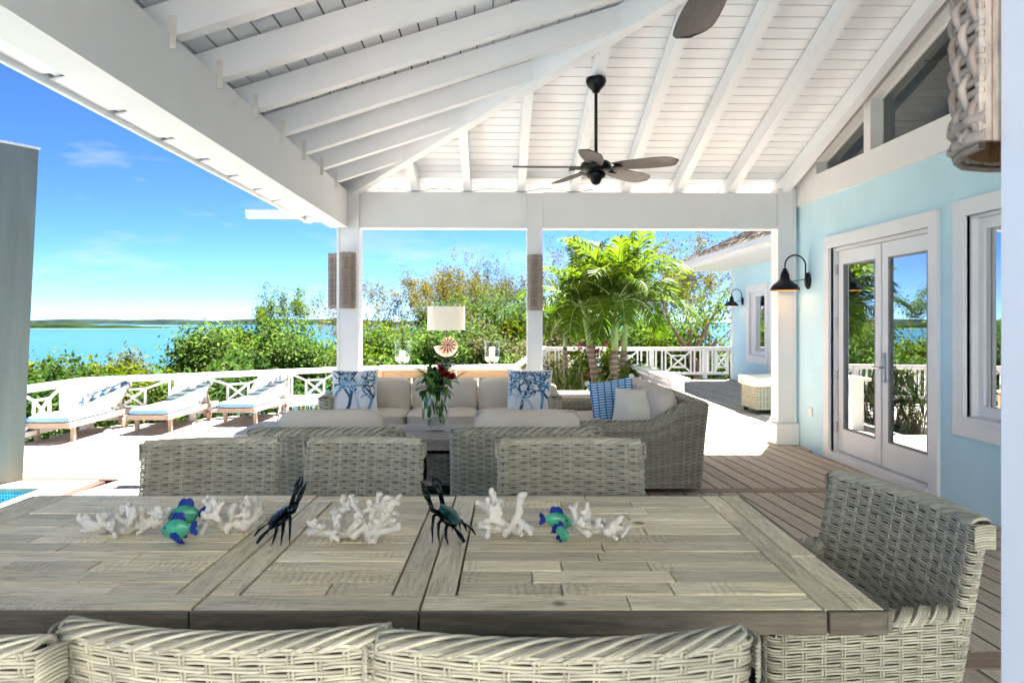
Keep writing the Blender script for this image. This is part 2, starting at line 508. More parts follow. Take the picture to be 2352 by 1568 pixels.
ISLE = simple("far_mangrove_green", (.014, .026, .010, 1), .95, var=.45, scale=.02, spec=0)
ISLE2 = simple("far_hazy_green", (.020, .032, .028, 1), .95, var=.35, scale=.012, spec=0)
SHOAL = simple("pale_sandbank", (.035, .082, .078, 1), .7, var=.15, scale=.006, spec=.05, stretch=(.3, 1, 1))
def island(name, label, u0, u1, vb, hmax, mat, seed, depthm=200):
    """low wooded island: a tapering ridge with a ragged canopy line"""
    r = np.random.default_rng(seed)
    y = (EYE - SEAZ) * 1700 / (vb - 738)
    mb = MB(); N = 260
    xa, xb = at_d(u0, vb, y).x, at_d(u1, vb, y).x
    t = np.linspace(0, 1, N)
    prof = np.clip(np.minimum(t, 1 - t) * 7, 0, 1) ** .7
    h = prof * hmax * (.55 + .25 * np.sin(t * 9 + seed) + .18 * r.random(N) + .12 * np.sin(t * 41 + seed * 2))
    rows = []
    for k, (dy, hf) in enumerate(((-.5, 0), (-.42, .75), (-.2, .95), (0, 1), (.3, .8), (.5, 0))):
        rows.append(np.stack((xa + (xb - xa) * t, y + dy * depthm * prof, SEAZ - .4 + (h + .5) * hf), 1))
    V = np.concatenate(rows)
    f = np.array([(j * N + i, j * N + i + 1, (j + 1) * N + i + 1, (j + 1) * N + i) for j in range(5) for i in range(N - 1)])
    mb.add(V, f)
    return tag(obj(name, mb, mat), label, kind="structure")
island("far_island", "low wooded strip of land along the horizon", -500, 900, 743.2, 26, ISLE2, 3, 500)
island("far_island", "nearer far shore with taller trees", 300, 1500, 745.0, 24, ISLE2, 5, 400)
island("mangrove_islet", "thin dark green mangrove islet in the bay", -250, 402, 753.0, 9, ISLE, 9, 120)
mb = MB()
for (u0, u1, v, dd) in ((-400, 420, 756.5, 260), (-400, 420, 749.3, 500)):
    y = (EYE - SEAZ) * 1700 / (v - 738); a = at_d(u0, v, y); b_ = at_d(u1, v, y)
    N = 40; t = np.linspace(0, 1, N); w = dd * np.clip(np.minimum(t, 1 - t) * 5, .0, 1) ** .5
    lo = np.stack((a.x + (b_.x - a.x) * t, y - w * .3, np.full(N, SEAZ + .35)), 1); hi = lo.copy(); hi[:, 1] = y + w * .7
    mb.add(np.concatenate((lo, hi)), np.array([(i, i + 1, N + i + 1, N + i) for i in range(N - 1)]))
tag(obj("sandbank", mb, SHOAL), "pale shallow sandbanks around the islet", kind="structure")

# ================================================================= decks
SEAM_DARK = simple("dark_seam_edge", (.045, .036, .028, 1), .9)  # gap shade and seam dirt put into the edge colour to show joints
def shear_boards(parent, mat, x0, x1, y0, y1, shear, ztop, w=.142, gap=.006, th=.03, ycl=None, lens=None, name="plank", edge=.005):
    """boards running roughly along y, sheared by 'shear' (dx/dy); ycl(x,y)->(ylo,yhi) clips"""
    ym = (y0 + y1) / 2
    ext = abs(shear) * (y1 - y0) / 2
    x = x0 - ext
    while x < x1 + ext:
        cuts = [y0, y1]
        if lens:
            c = y0 + random.uniform(.3, 1) * lens
            while c < y1 - .8:
                cuts.insert(-1, c); c += lens * random.uniform(.75, 1.2)
        for a, b_ in zip(cuts[:-1], cuts[1:]):
            def X(yy, dx): return x + dx + shear * (yy - ym)
            ya, yb = a, b_
            # clip to the x-range and to a custom outline by sampling
            yy = np.linspace(ya, yb, 60); xx = x + w / 2 + shear * (yy - ym)
            ok = (xx > x0) & (xx < x1)
            if ycl is not None: ok &= np.array([ycl(q, s) for q, s in zip(xx, yy)])
            if ok.sum() < 3: continue
            idx = np.where(ok)[0]
            # keep the first contiguous run
            splits = np.where(np.diff(idx) > 1)[0]
            runs = np.split(idx, splits + 1)
            for run in runs:
                if len(run) < 3: continue
                sa, sb = yy[run[0]], yy[run[-1]]
                g2 = gap / 2
                zt = ztop + random.uniform(-.0012, .0012)
                q = []
                for (s, e) in ((sa, .002), (sb, -.002)):
                    q.append((s + e))
                e2 = edge
                vs = []
                cx, cy = X((q[0] + q[1]) / 2, w / 2), (q[0] + q[1]) / 2
                for s in q:
                    for dx, z in ((g2, zt - th), (g2, zt - .002), (g2 + e2, zt), (w - g2 - e2, zt), (w - g2, zt - .002), (w - g2, zt - th)):
                        vs.append((X(s, dx) - cx, s - cy, z - ztop))
                F = [(i, i + 6, i + 7, i + 1) for i in range(5)] + [(0, 1, 2, 3, 4, 5), (11, 10, 9, 8, 7, 6)]
                mbp = MB(); mbp.add(vs, F)
                o_ = obj(name, mbp, mat, parent, (cx, cy, ztop))
                o_.data.materials.append(SEAM_DARK)
                for pi in (1, 3): o_.data.polygons[pi].material_index = 1
        x += w

# --- pavilion deck and the deck running on to the far wing
mb = MB()
mb.box((.44, -1.5, -.12), (5.8, 20.4, .14)); mb.box((3.75, 13.0, -.121), (3.75, 8.7, .14))
pdeck = tag(obj("pavilion_deck", mb, DARK_UNDER), "weathered timber deck under the pavilion", kind="structure")
SH = -math.tan(R(3.5))
XL = -2.46
shear_boards(pdeck, DECK, XL, 3.33, -.6, 2.83, SH, 0.0)
mb = MB(); mb.box((.44, -6.2, -.025), (5.78, 11.0, .05)); obj("rear_bounce_boarding", mb, DECK_SUN, pdeck)  # unseen deck extension, added behind the camera for its bounce light
shear_boards(pdeck, DECK, XL, 3.33, 2.98, 5.80, SH, 0.0)
shear_boards(pdeck, DECK, XL, 3.33, 5.95, 8.70, SH, 0.0)
shear_boards(pdeck, DECK_SUN, 1.93, 5.57, 8.72, 12.9, SH, 0.0)
shear_boards(pdeck, DECK_SUN, 1.93, 5.57, 12.92, 17.2, SH, 0.0)
for yy in (2.905, 5.875):
    mb = MB(); mb.box((0, 0, -.012), (5.78, .139, .03), ch=.002)
    obj("border_plank", mb, DECK_BORDER, pdeck, (.435, yy, 0))
mb = MB(); mb.box((0, 0, 0), (.02, 20.4, .3)); obj("skirt", mb, DECK_BORDER, pdeck, (XL - .012, -1.5, -.16))
mb = MB(); mb.box((0, 0, 0), (4.4, .02, .3)); obj("skirt", mb, DECK_BORDER, pdeck, (-.27, 8.715, -.16))

# --- lower sun deck
LZ = -.27
RC = Vector((-6.17, 11.35)); RP = Vector((-2.9, 13.84)); RE = Vector((.45, 14.74)); R0 = Vector((-6.19, 6.0))
POOLX, POOLY = -4.40, 7.30
def low_ok(x, y):
    if x < -6.22 or x > 1.0: return False
    if x < POOLX + .47 and y < POOLY + .37: return False
    if x > XL - .02 and y < 8.73: return False
    # rail line
    if x < RP.x:
        lim = RC.y + (x - RC.x) / (RP.x - RC.x) * (RP.y - RC.y)
    else:
        lim = RP.y + (x - RP.x) / (RE.x - RP.x) * (RE.y - RP.y)
    return y < lim + .12
mb = MB()
mb.prism([(-6.2, 7.75), (-3.9, 7.75), (-3.9, -11.5), (-2.5, -11.5), (-2.5, 8.75), (1.0, 8.75), (1.0, 14.9), (RP.x, RP.y + .1), (RC.x, RC.y + .1)], LZ - .12, LZ - .04)
ldeck = tag(obj("sun_deck", mb, DARK_UNDER), "sunlit bleached timber deck with the loungers", kind="structure")
shear_boards(ldeck, DECK_SUN, -6.22, 1.0, -1.0, 15.0, math.tan(R(12)), LZ, w=.146, gap=.010, ycl=low_ok, lens=6.5)
# pool surround: boards framing the pool, with redder accent strips outside
POOLB = wood("pool_surround_wood", (.56, .42, .30, 1), (.42, .30, .21, 1), .7, (1, 14, 14), .08, .15)
ACC = wood("red_cedar_strip", (.105, .042, .022, 1), (.075, .030, .016, 1), .7, (1, 14, 14), .08, .15)
for i in range(2):
    mb = MB(); mb.box((0, 0, -.02), (2.7, .172, .04), ch=.002)
    obj("surround_plank", mb, POOLB, ldeck, (POOLX - .98, POOLY + .09 + i * .176, LZ + .001))
    mb = MB(); mb.box((0, 0, -.02), (.172, 6.8, .04), ch=.002)
    obj("surround_plank", mb, POOLB, ldeck, (POOLX + .09 + i * .176, POOLY - 3.4 - .002, LZ + .001))
mb = MB(); mb.box((0, 0, -.02), (2.9, .10, .04), ch=.002); obj("accent_plank", mb, ACC, ldeck, (POOLX - .95, POOLY + .41, LZ + .002))
mb = MB(); mb.box((0, 0, -.02), (.10, 6.8, .04), ch=.002); obj("accent_plank", mb, ACC, ldeck, (POOLX + .41, POOLY - 3.1, LZ + .002))
# pool
m, n, l, p = new_mat("mosaic_tile")
tc = n.new("ShaderNodeTexCoord"); br = n.new("ShaderNodeTexBrick")
br.offset = 0; br.inputs['Scale'].default_value = 1; br.inputs['Brick Width'].default_value = .028; br.inputs['Row Height'].default_value = .028
br.inputs['Mortar Size'].default_value = .0025
br.inputs['Color1'].default_value = (.02, .12, .22, 1); br.inputs['Color2'].default_value = (.05, .33, .45, 1); br.inputs['Mortar'].default_value = (.5, .62, .62, 1)
sx = n.new("ShaderNodeSeparateXYZ"); cb = n.new("ShaderNodeCombineXYZ"); ad = n.new("ShaderNodeMath"); ad.operation = 'ADD'
l.new(tc.outputs['Object'], sx.inputs[0]); l.new(sx.outputs[0], ad.inputs[0]); l.new(sx.outputs[1], ad.inputs[1])
l.new(ad.outputs[0], cb.inputs[0]); l.new(sx.outputs[2], cb.inputs[1]); l.new(cb.outputs[0], br.inputs['Vector'])
l.new(br.outputs['Color'], p.inputs['Base Color']); p.inputs['Roughness'].default_value = .2
MOSAIC = m
mb = MB()
mb.box((POOLX - 1.5, POOLY + .05, LZ - .52), (3.4, .1, .96)); mb.box((POOLX + .05, POOLY - 3.3, LZ - .52), (.1, 6.55, .96))
pw = tag(obj("pool_wall", mb, MOSAIC), "blue mosaic tiled pool edge", kind="structure")
m, n, l, p = new_mat("pool_water")
p.inputs['Base Color'].default_value = (.04, .38, .55, 1); p.inputs['Roughness'].default_value = .05
v = coords(n, l); bump(n, l, p, noise(n, l, v, 5, 3), .12, .05)
mb = MB(); mb.add([(POOLX - 3, POOLY - 6.6, LZ - .17), (POOLX, POOLY - 6.6, LZ - .17), (POOLX, POOLY, LZ - .17), (POOLX - 3, POOLY, LZ - .17)], [(0, 1, 2, 3)])
tag(obj("pool_water", mb, m), "bright blue pool water", kind="structure")

# battered stucco pier at the pool head
pr = thing("stucco_pier", "tall grey green battered stucco pier standing by the pool", "pier", (-5.30, 8.0, LZ))
mb = MB()
b0 = [(-.5, -.65), (.48, -.65), (.48, .0 - .33), (-.5, -.33)]
bx0, bx1 = .50, .655
H = 3.37
V = [(-.55, -2.25, 0), (.495, -.335, 0), (-.35, .10, 0), (-1.4, -1.8, 0), (-.40, -2.15, H), (.655, -.335, H), (-.25, .08, H), (-1.3, -1.7, H)]
mb.add(V, [(0, 3, 2, 1), (4, 5, 6, 7), (0, 1, 5, 4), (1, 2, 6, 5), (2, 3, 7, 6), (3, 0, 4, 7)])
obj("shaft", mb, PIERM, pr)
mb = MB(); mb.prism([(-.42, -2.18), (.675, -.335), (-.25, .10), (-1.32, -1.72)], H + .001, H + .022); obj("cap", mb, WHITE, pr)

# ================================================================= pavilion
PIT = .32
XB, YB = -1.575, 8.1
C0 = 2.93
def ceil_b(y): return C0 + PIT * (YB - y)
def ceil_l(x): return C0 + PIT * (x - XB)
EO = .63     # eave overhang
pav = thing("pavilion", "open white painted pavilion with exposed rafters and hipped roof", "pavilion")
# posts
def post(x0, x1, y0, y1, z1, base=None, name="post"):
    mb = MB(); mb.box(((x0 + x1) / 2, (y0 + y1) / 2, z1 / 2), (x1 - x0, y1 - y0, z1), ch=.004)
    o = obj(name, mb, WHITE, pav)
    for xx in (x0, x1):     # corner beads that give the post its panelled look
        mb = MB(); mb.box((xx + (.014 if xx == x0 else -.014), y0 - .005, z1 / 2 + .05), (.028, .012, z1 - .1)); obj("corner_trim", mb, WHITE, o)
    if base:
        mb = MB(); b = base
        mb.box(((x0 + x1) / 2, (y0 + y1) / 2, .12), (x1 - x0 + b, y1 - y0 + b, .24), ch=.012)
        mb.box(((x0 + x1) / 2, (y0 + y1) / 2, .262), (x1 - x0 + b * .5, y1 - y0 + b * .5, .05), ch=.02)
        obj("post_base", mb, WHITE, o)
    return o
post(-1.691, -1.456, 8.0, 8.23, 2.74)
post(.358, .525, 8.02, 8.18, 2.74)
post(3.10, 3.30, 8.02, 8.22, 2.80, base=.07)
post(-1.70, -1.47, .53, .75, 2.74)
# back beam in two runs between the posts, with a thin trim along the foot
for (xa, xb) in ((-1.455, .357), (.526, 3.099)):
    mb = MB(); mb.box(((xa + xb) / 2, 8.10, 2.565), (xb - xa, .13, .375), ch=.003); o = obj("back_beam", mb, WHITE, pav)
    mb = MB(); mb.box(((xa + xb) / 2, 8.095, 2.368), (xb - xa - .002, .17, .022)); obj("beam_trim", mb, WHITE, o)
mb = MB(); mb.box((.9, .64, 2.565), (4.6, .13, .375), ch=.003); obj("front_beam", mb, WHITE, pav)
# side beam
mb = MB(); mb.box((-1.652, 4.33, 2.56), (.15, 7.3, .38), ch=.003); o = obj("side_beam", mb, WHITE, pav)
mb = MB(); mb.box((-1.66, 4.33, 2.362), (.19, 7.3, .018)); obj("beam_trim", mb, WHITE, o)
mb = MB(); mb.box((-1.742, 4.33, 2.40), (.03, 7.3, .05)); obj("beam_trim", mb, WHITE, o)
# rafters ------------------------------------------------------------
RD = .19      # rafter depth (vertical)
def hip_limit_y(x): return YB - (x - XB)          # on the hip line
for x in (-1.02, -.86, -.293, .294, .874, 1.439, 2.017, 2.596, 3.2):
    if x == -1.02: continue
    y_end = max(4.37, hip_limit_y(x))
    w = .085
    mb = MB()
    ye = YB + EO - .03
    yb2 = y_end + .03
    poly = [(ye, ceil_b(ye) - .02), (yb2, ceil_b(yb2) - .02), (yb2, ceil_b(yb2) - RD - .005), (YB + .05, ceil_b(YB + .05) - RD), (ye, ceil_b(ye) - RD + .015)]
    mb.prism(poly, x - w / 2, x + w / 2, 'x'); obj("rafter", mb, CEIL, pav)
LR = [1.2, 1.82, 2.44, 3.06, 3.68, 4.30, 4.93, 5.55, 6.17, 6.79, 7.41]
for y in LR:
    xe = XB + min(YB - y, y - .64) - .02
    mb = MB(); w = .085; x0 = XB - EO + .03
    # seat cut with a small curved heel where the rafter meets the beam
    xh = XB + .10
    poly = [(x0, ceil_l(x0) - .02), (x0, ceil_l(x0) - RD + .015), (XB - .16, ceil_l(XB - .16) - RD), (XB - .159, 2.752), (XB + .02, 2.752), (XB + .02, ceil_l(XB) - RD - .002), (xh, ceil_l(xh) - RD - .01), (xe, ceil_l(xe) - RD), (xe, ceil_l(xe) - .02)]
    mb.prism(poly[::-1], y - w / 2, y + w / 2, 'y'); obj("rafter", mb, CEIL, pav)
    # galvanised tie where the rafter crosses the beam
    mb = MB(); mb.box((XB + .012, y - w / 2 - .002, 2.755), (.035, .003, .16)); obj("rafter_tie", mb, WHITE_WARM, pav)
    for zz in (2.70, 2.74, 2.80):
        pass
# hip rafter
t0, t1 = -EO + .02, 3.72
d = Vector((1, -1, 0)).normalized(); sdx = Vector((1, 1, 0)).normalized() * .05
def hp(t, dz): return Vector((XB + t, YB - t, C0 + PIT * t + dz))
mb = MB(); vs = []
for t in (t0, t1):
    for s in (-1, 1):
        for dz in (-.235, -.02): vs.append(tuple(hp(t, dz) + sdx * s))
mb.add(vs, [(0, 1, 3, 2), (4, 6, 7, 5), (0, 4, 5, 1), (2, 3, 7, 6), (0, 2, 6, 4), (1, 5, 7, 3)])
obj("hip_rafter", mb, CEIL, pav)
# ceiling planks ------------------------------------------------------
ceil_root = None
mb = MB()   # roof deck: three closed slabs
def slab(mb, pts, dz):
    n_ = len(pts)
    lo = [tuple(p) for p in pts]; hi = [(p[0], p[1], p[2] + dz) for p in pts]
    mb.add(lo + hi, [tuple(range(n_))[::-1], tuple(range(n_, 2 * n_))] + [(i, (i + 1) % n_, n_ + (i + 1) % n_, n_ + i) for i in range(n_)])
RY = 4.37
XW = 3.42
tz = .024
def PB(x, y): return (x, y, ceil_b(y) + tz)
def PL(x, y): return (x, y, ceil_l(x) + tz)
slab(mb, [PB(XB - EO, YB + EO), PB(XW, YB + EO), PB(XW, 4.37), PB(XB + 3.73, 4.37)][::-1], .05)
slab(mb, [PL(XB - EO, YB + EO), PL(XB + 3.73, 4.37), PL(XB - EO, .64 - EO)][::-1], .05)
yf = .64
def PF(x, y): return (x, y, C0 + PIT * (y - yf) + tz)
slab(mb, [PF(XB - EO, yf - EO), PF(XB + 3.73, 4.37), PF(XW, 4.37), PF(XW, yf - EO)][::-1], .05)
ROOFM = simple("grey_cedar_shingle", (.06, .055, .05, 1), .9, var=.45, scale=7, b=.5, bs=20)
roof = obj("roof", mb, ROOFM, pav)
sl = math.sqrt(1 + PIT * PIT)
pw_ = .128
def plank_quad(parent, corners, nrm, th=.02, name="ceiling_plank"):
    """board from 4 corner points on the ceiling plane, thickness up"""
    c = sum((Vector(q) for q in corners), Vector()) / 4
    up = Vector(nrm)
    lo = [Vector(q) - c for q in corners]
    hi = [q + up * th for q in lo]
    e = .003
    vs = [tuple(q) for q in lo] + [tuple(q) for q in hi]
    mbp = MB(); mbp.add(vs, [(3, 2, 1, 0), (4, 5, 6, 7), (0, 1, 5, 4), (1, 2, 6, 5), (2, 3, 7, 6), (3, 0, 4, 7)])
    return obj(name, mbp, CEIL, parent, c)
cb_root = pav
dy = pw_ / sl
gapc = .010
y = YB + EO
nb = Vector((0, PIT, 1)).normalized(); nl = Vector((-PIT, 0, 1)).normalized()
while y > 4.75:
    ya, yb2 = y - gapc, y - dy
    xa = XB + (YB - ya) + .004; xb2 = XB + (YB - yb2) + .004
    plank_quad(pav, [(xa, ya, ceil_b(ya)), (xb2, yb2, ceil_b(yb2)), (XW - .09, yb2, ceil_b(yb2)), (XW - .09, ya, ceil_b(ya))][::-1], nb)
    y -= dy
x = XB - EO
while x < 2.1:
    xa, xb2 = x + gapc, x + dy
    plank_quad(pav, [(xa, YB - (xa - XB) - .004, ceil_l(xa)), (xb2, YB - (xb2 - XB) - .004, ceil_l(xb2)), (xb2, max(.1, .64 + xb2 - XB), ceil_l(xb2)), (xa, max(.1, .64 + xa - XB), ceil_l(xa))][::-1], nl)
    x += dy
# fascia and eave blocking
mb = MB(); mb.box((XB - EO - .015, 4.37, 2.635), (.03, 8.72, .235), ch=.003); o = obj("fascia", mb, WHITE, pav)
mb = MB(); mb.box((XB - EO - .038, 4.37, 2.74), (.016, 8.72, .05)); obj("drip_edge", mb, WHITE, o)
mb = MB(); mb.box((.6, YB + EO + .015, 2.635), (5.6, .03, .235), ch=.003); obj("fascia", mb, WHITE, pav)
# closed soffit boards between rafter tails on the sea side
ys_ = [yf - .3] + LR + [8.5]
for a, b_ in zip(ys_[:-1], ys_[1:]):
    mb = MB()
    x0, x1 = XB - EO + .001, XB - .158
    pts = [(x0, a + .043, 2.545), (x1, a + .043, 2.60), (x1, b_ - .043, 2.60), (x0, b_ - .043, 2.545)]
    slab(mb, pts[::-1], .012); obj("soffit_panel", mb, CEIL, pav)
# gutter stub on the rear eave
gt = MB()
gt.prism([(8.80, 2.575), (8.90, 2.575), (8.93, 2.66), (8.90, 2.665), (8.875, 2.60), (8.825, 2.60), (8.82, 2.665), (8.78, 2.665)], -2.93, -1.55, 'x')
obj("gutter", gt, WHITE, pav)
# slack cable lying along the top of the back beam
pts = []
for i in range(60):
    xx = -1.4 + i * .042
    pts.append((xx, 8.03, 2.772 + .018 * math.cos(xx * 2 * math.pi / .575) ))
mb = MB(); mb.tube(pts, .0045, 5); obj("cable", mb, simple("grey_cable", (.35, .35, .35, 1), .6), pav, smooth=True)

# near pillar beside the camera
px0, py0 = .46, .70
pl = thing("porch_pillar", "pale blue white painted pillar at the near edge carrying a wicker sconce", "pillar", (*W(px0 + .10, py0 - .11), 0), -YAW)
mb = MB(); mb.box((0, 0, 1.18), (.20, .22, 2.36), ch=.004); obj("shaft", mb, PILLARM, pl)
mb = MB(); mb.box((.002, -.02, .10), (.21, .20, .2), ch=.006); obj("post_base", mb, PILLARM, pl)
# ================================================================= main house wall (faces the pavilion)
HX = 3.33
house = thing("house", "pale blue stucco house wall with white French doors", "house", (0, 0, 0))
def yz_box(mb, x0, x1, y0, y1, z0, z1, ch=0): return mb.box(((x0 + x1) / 2, (y0 + y1) / 2, (z0 + z1) / 2), (x1 - x0, y1 - y0, z1 - z0), ch=ch)
def pane_quad(par, mat, x, y0, y1, z0, z1):
    mb = MB(); mb.add([(x, y0, z0), (x, y0, z1), (x, y1, z1), (x, y1, z0)], [(0, 1, 2, 3)]); return obj('pane', mb, mat, par)
DY0, DY1, DZ = 5.56, 7.24, 2.07          # door opening
WY0, WY1, WZ0, WZ1 = 3.55, 5.135, .66, 2.09   # window opening
mb = MB(); th = .16
yz_box(mb, HX, HX + th, DY1, 8.2, -.1, 2.6)
yz_box(mb, HX, HX + th, WY1, DY0, -.1, 2.6)
yz_box(mb, HX, HX + th, DY0, DY1, DZ, 2.6); yz_box(mb, HX, HX + th, DY0, DY1, -.1, .05)
yz_box(mb, HX, HX + th, WY0, WY1, WZ1, 2.6); yz_box(mb, HX, HX + th, WY0, WY1, -.1, WZ0)
yz_box(mb, HX, HX + th, -2, WY0, -.1, 2.6)
mb.box((5.0, 8.12, 1.3), (3.0, .16, 2.8))        # return wall towards the wing
obj("wall", mb, STUCCO, house)
# unseen white wall and door, added behind the camera to bounce sunlight inside
mb = MB(); mb.box((.4, -3.5, 1.6), (8.0, .2, 3.5)); obj("bounce_wall", mb, WHITE, house)
mb = MB(); mb.box((.9, -3.39, 1.05), (1.0, .03, 2.1), ch=.01); obj("bounce_wall_door", mb, STUCCO, house)
# white frieze and gable with its openings
gw = lambda y: 2.985 + .30 * (7.52 - y)
mb = MB()
yz_box(mb, HX - .025, HX + th, -2, 8.28, 2.6, 2.855)
ct = lambda y: ceil_b(y) + .02
P = []
mb.prism([(8.28, 2.855), (8.28, ct(8.28)), (7.525, ct(7.525)), (7.525, 2.855)], HX - .02, HX + th, 'x')
mb.prism([(7.525, gw(7.525)), (7.525, ct(7.525)), (4.4, ct(4.4)), (4.4, gw(4.4))], HX - .02, HX + th, 'x')
mb.prism([(6.552, 2.855), (6.552, gw(6.552)), (6.435, gw(6.435)), (6.435, 2.855)], HX - .02, HX + th, 'x')
mb.prism([(4.4, 2.855), (4.4, ct(4.4)), (4.37, ct(4.37)), (.3, ct(4.37) - PIT * 4.07), (.3, 2.855)], HX - .02, HX + th, 'x')
obj("gable_trim", mb, WHITE, house)
# gable panes set back
for (ya, yb2) in ((7.525, 6.552), (6.435, 4.4)):
    mb = MB(); mb.add([(HX + .09, *q_) for q_ in ((ya, 2.855), (yb2, 2.855), (yb2, gw(yb2)), (ya, gw(ya)))], [(0, 3, 2, 1)])
    g_ = obj("gable_window", mb, GLASS_G, house)
    mb = MB()
    for (p, q) in (((ya, 2.855), (ya, gw(ya))), ((ya, gw(ya)), (yb2, gw(yb2))), ((yb2, gw(yb2)), (yb2, 2.855)), ((yb2, 2.855), (ya, 2.855))):
        mb.bar((HX + .085, *p), (HX + .085, *q), .03, .03, (1, 0, 0))
    obj("window_frame", mb, WHITE, g_)
# interior room seen through the glass
mb = MB()
IN = simple("interior_plaster", (.62, .60, .56, 1), .8)
x0, x1, y0_, y1_, z0, z1 = HX + th + .02, 8.2, 2.6, 8.0, 0, 4.2
q = [(x0, y0_, z0), (x1, y0_, z0), (x1, y1_, z0), (x0, y1_, z0), (x0, y0_, z1), (x1, y0_, z1), (x1, y1_, z1), (x0, y1_, z1)]
mb.add(q, [(0, 1, 2, 3), (4, 7, 6, 5), (1, 5, 6, 2), (0, 4, 5, 1), (2, 6, 7, 3)])
obj("interior", mb, IN, house)
mb = MB()
for (c, s) in (((5.2, 6.8, .4), (.9, 2.0, .8)), ((7.2, 5.2, 1.0), (.5, 1.6, 2.0)), ((5.6, 4.2, .38), (1.2, 1.2, .76))): mb.box(c, s, ch=.05)
obj("interior_furniture", mb, simple("brown_furniture", (.16, .11, .08, 1), .7), house)

# French doors
def trim_frame(mb, y0, y1, z0, z1, w, x0, x1, bottom=True):
    yz_box(mb, x0, x1, y0 - w, y0, z0 - (w if bottom else 0), z1 + w)
    yz_box(mb, x0, x1, y1, y1 + w, z0 - (w if bottom else 0), z1 + w)
    yz_box(mb, x0, x1, y0, y1, z1, z1 + w)
    if bottom: yz_box(mb, x0, x1, y0, y1, z0 - w, z0)
mb = MB(); trim_frame(mb, DY0 - .0, DY1 + .0, 0, DZ, .115, HX - .028, HX + .02, False)
yz_box(mb, HX + .02, HX + .10, DY0, DY0 + .03, .05, DZ); yz_box(mb, HX + .02, HX + .10, DY1 - .03, DY1, .05, DZ); yz_box(mb, HX + .02, HX + .10, DY0 + .03, DY1 - .03, DZ - .03, DZ)
yz_box(mb, HX - .04, HX + .11, DY0 + .001, DY1 - .001, .005, .075)
dcase = obj("door_casing", mb, WHITE, house)
DX = HX + .055
mid = 6.39
for (a, b_, hinge) in ((DY0 + .035, mid - .003, 'near'), (mid + .003, DY1 - .035, 'far')):
    mb = MB(); st = .105
    yz_box(mb, DX, DX + .045, a, a + st, .085, DZ - .035, .003); yz_box(mb, DX, DX + .045, b_ - st, b_, .085, DZ - .035, .003)
    yz_box(mb, DX, DX + .044, a + st, b_ - st, .085, .085 + .22); yz_box(mb, DX, DX + .044, a + st, b_ - st, DZ - .035 - .13, DZ - .035)
    d_ = obj("french_door", mb, WHITE, house)
    pane_quad(d_, GLASS, DX + .02, a + st, b_ - st, .305, DZ - .165)
    mb = MB(); e = .012
    for zz in (.305 + e / 2, DZ - .165 - e / 2): yz_box(mb, DX - .002, DX + .018, a + st, b_ - st, zz - e / 2, zz + e / 2)
    for yy in (a + st + e / 2, b_ - st - e / 2): yz_box(mb, DX - .002, DX + .018, yy - e / 2, yy + e / 2, .305 + e, DZ - .165 - e)
    obj("glazing_bead", mb, simple("dark_gasket", (.25, .26, .26, 1), .6), d_)
    if hinge == 'far':
        for zz in (.32, .82, 1.34, 1.86):
            mb = MB(); mb.tube([(DX - .012, b_ + .004, zz - .05), (DX - .012, b_ + .004, zz + .05)], .011, 8); obj("hinge", mb, simple("steel", (.35, .35, .36, 1), .35, .9), d_)
    else:
        pass
mb = MB(); yz_box(mb, DX - .012, DX - .001, mid - .005, mid + .03, .09, DZ - .04); obj("meeting_strip", mb, WHITE, house)
STEEL = simple("brushed_steel", (.40, .40, .40, 1), .3, .9)
mb = MB(); yz_box(mb, DX - .012, DX - .0005, mid - .075, mid - .035, .82, 1.08, .005)
mb.tube([(DX - .012, mid - .055, .95), (DX - .05, mid - .055, .95), (DX - .055, mid - .03, .95), (DX - .05, mid + .05, .945)], .009, 8)
mb.tube([(DX - .006, mid - .055, 1.045), (DX - .02, mid - .055, 1.045)], .014, 10)
obj("door_handle", mb, STEEL, house)
# side window
mb = MB(); trim_frame(mb, WY0, WY1, WZ0, WZ1, .118, HX - .03, HX + .02)
yz_box(mb, HX + .02, HX + .11, WY1 - .02, WY1, WZ0, WZ1); yz_box(mb, HX + .02, HX + .11, WY0, WY1 - .02, WZ1 - .02, WZ1)
yz_box(mb, HX - .045, HX + .11, WY0 - .0, WY1 - .021, WZ0, WZ0 + .025)
wc = obj("window_casing", mb, WHITE, house)
mb = MB(); a, b_ = WY0 + .02, WY1 - .021
for (y0_, y1_) in ((a, a + .05), (b_ - .05, b_)): yz_box(mb, HX + .07, HX + .11, y0_, y1_, WZ0 + .026, WZ1 - .021)
yz_box(mb, HX + .07, HX + .109, a + .05, b_ - .05, WZ0 + .026, WZ0 + .10); yz_box(mb, HX + .07, HX + .109, a + .05, b_ - .05, WZ1 - .095, WZ1 - .021)
ws = obj("window", mb, WHITE, house)
pane_quad(ws, GLASS, HX + .09, a + .05, b_ - .05, WZ0 + .10, WZ1 - .095)
mb = MB(); yz_box(mb, HX - .012, HX - .0005, 7.66, 7.75, .36, .445, .004); obj("outlet", mb, WHITE, house)

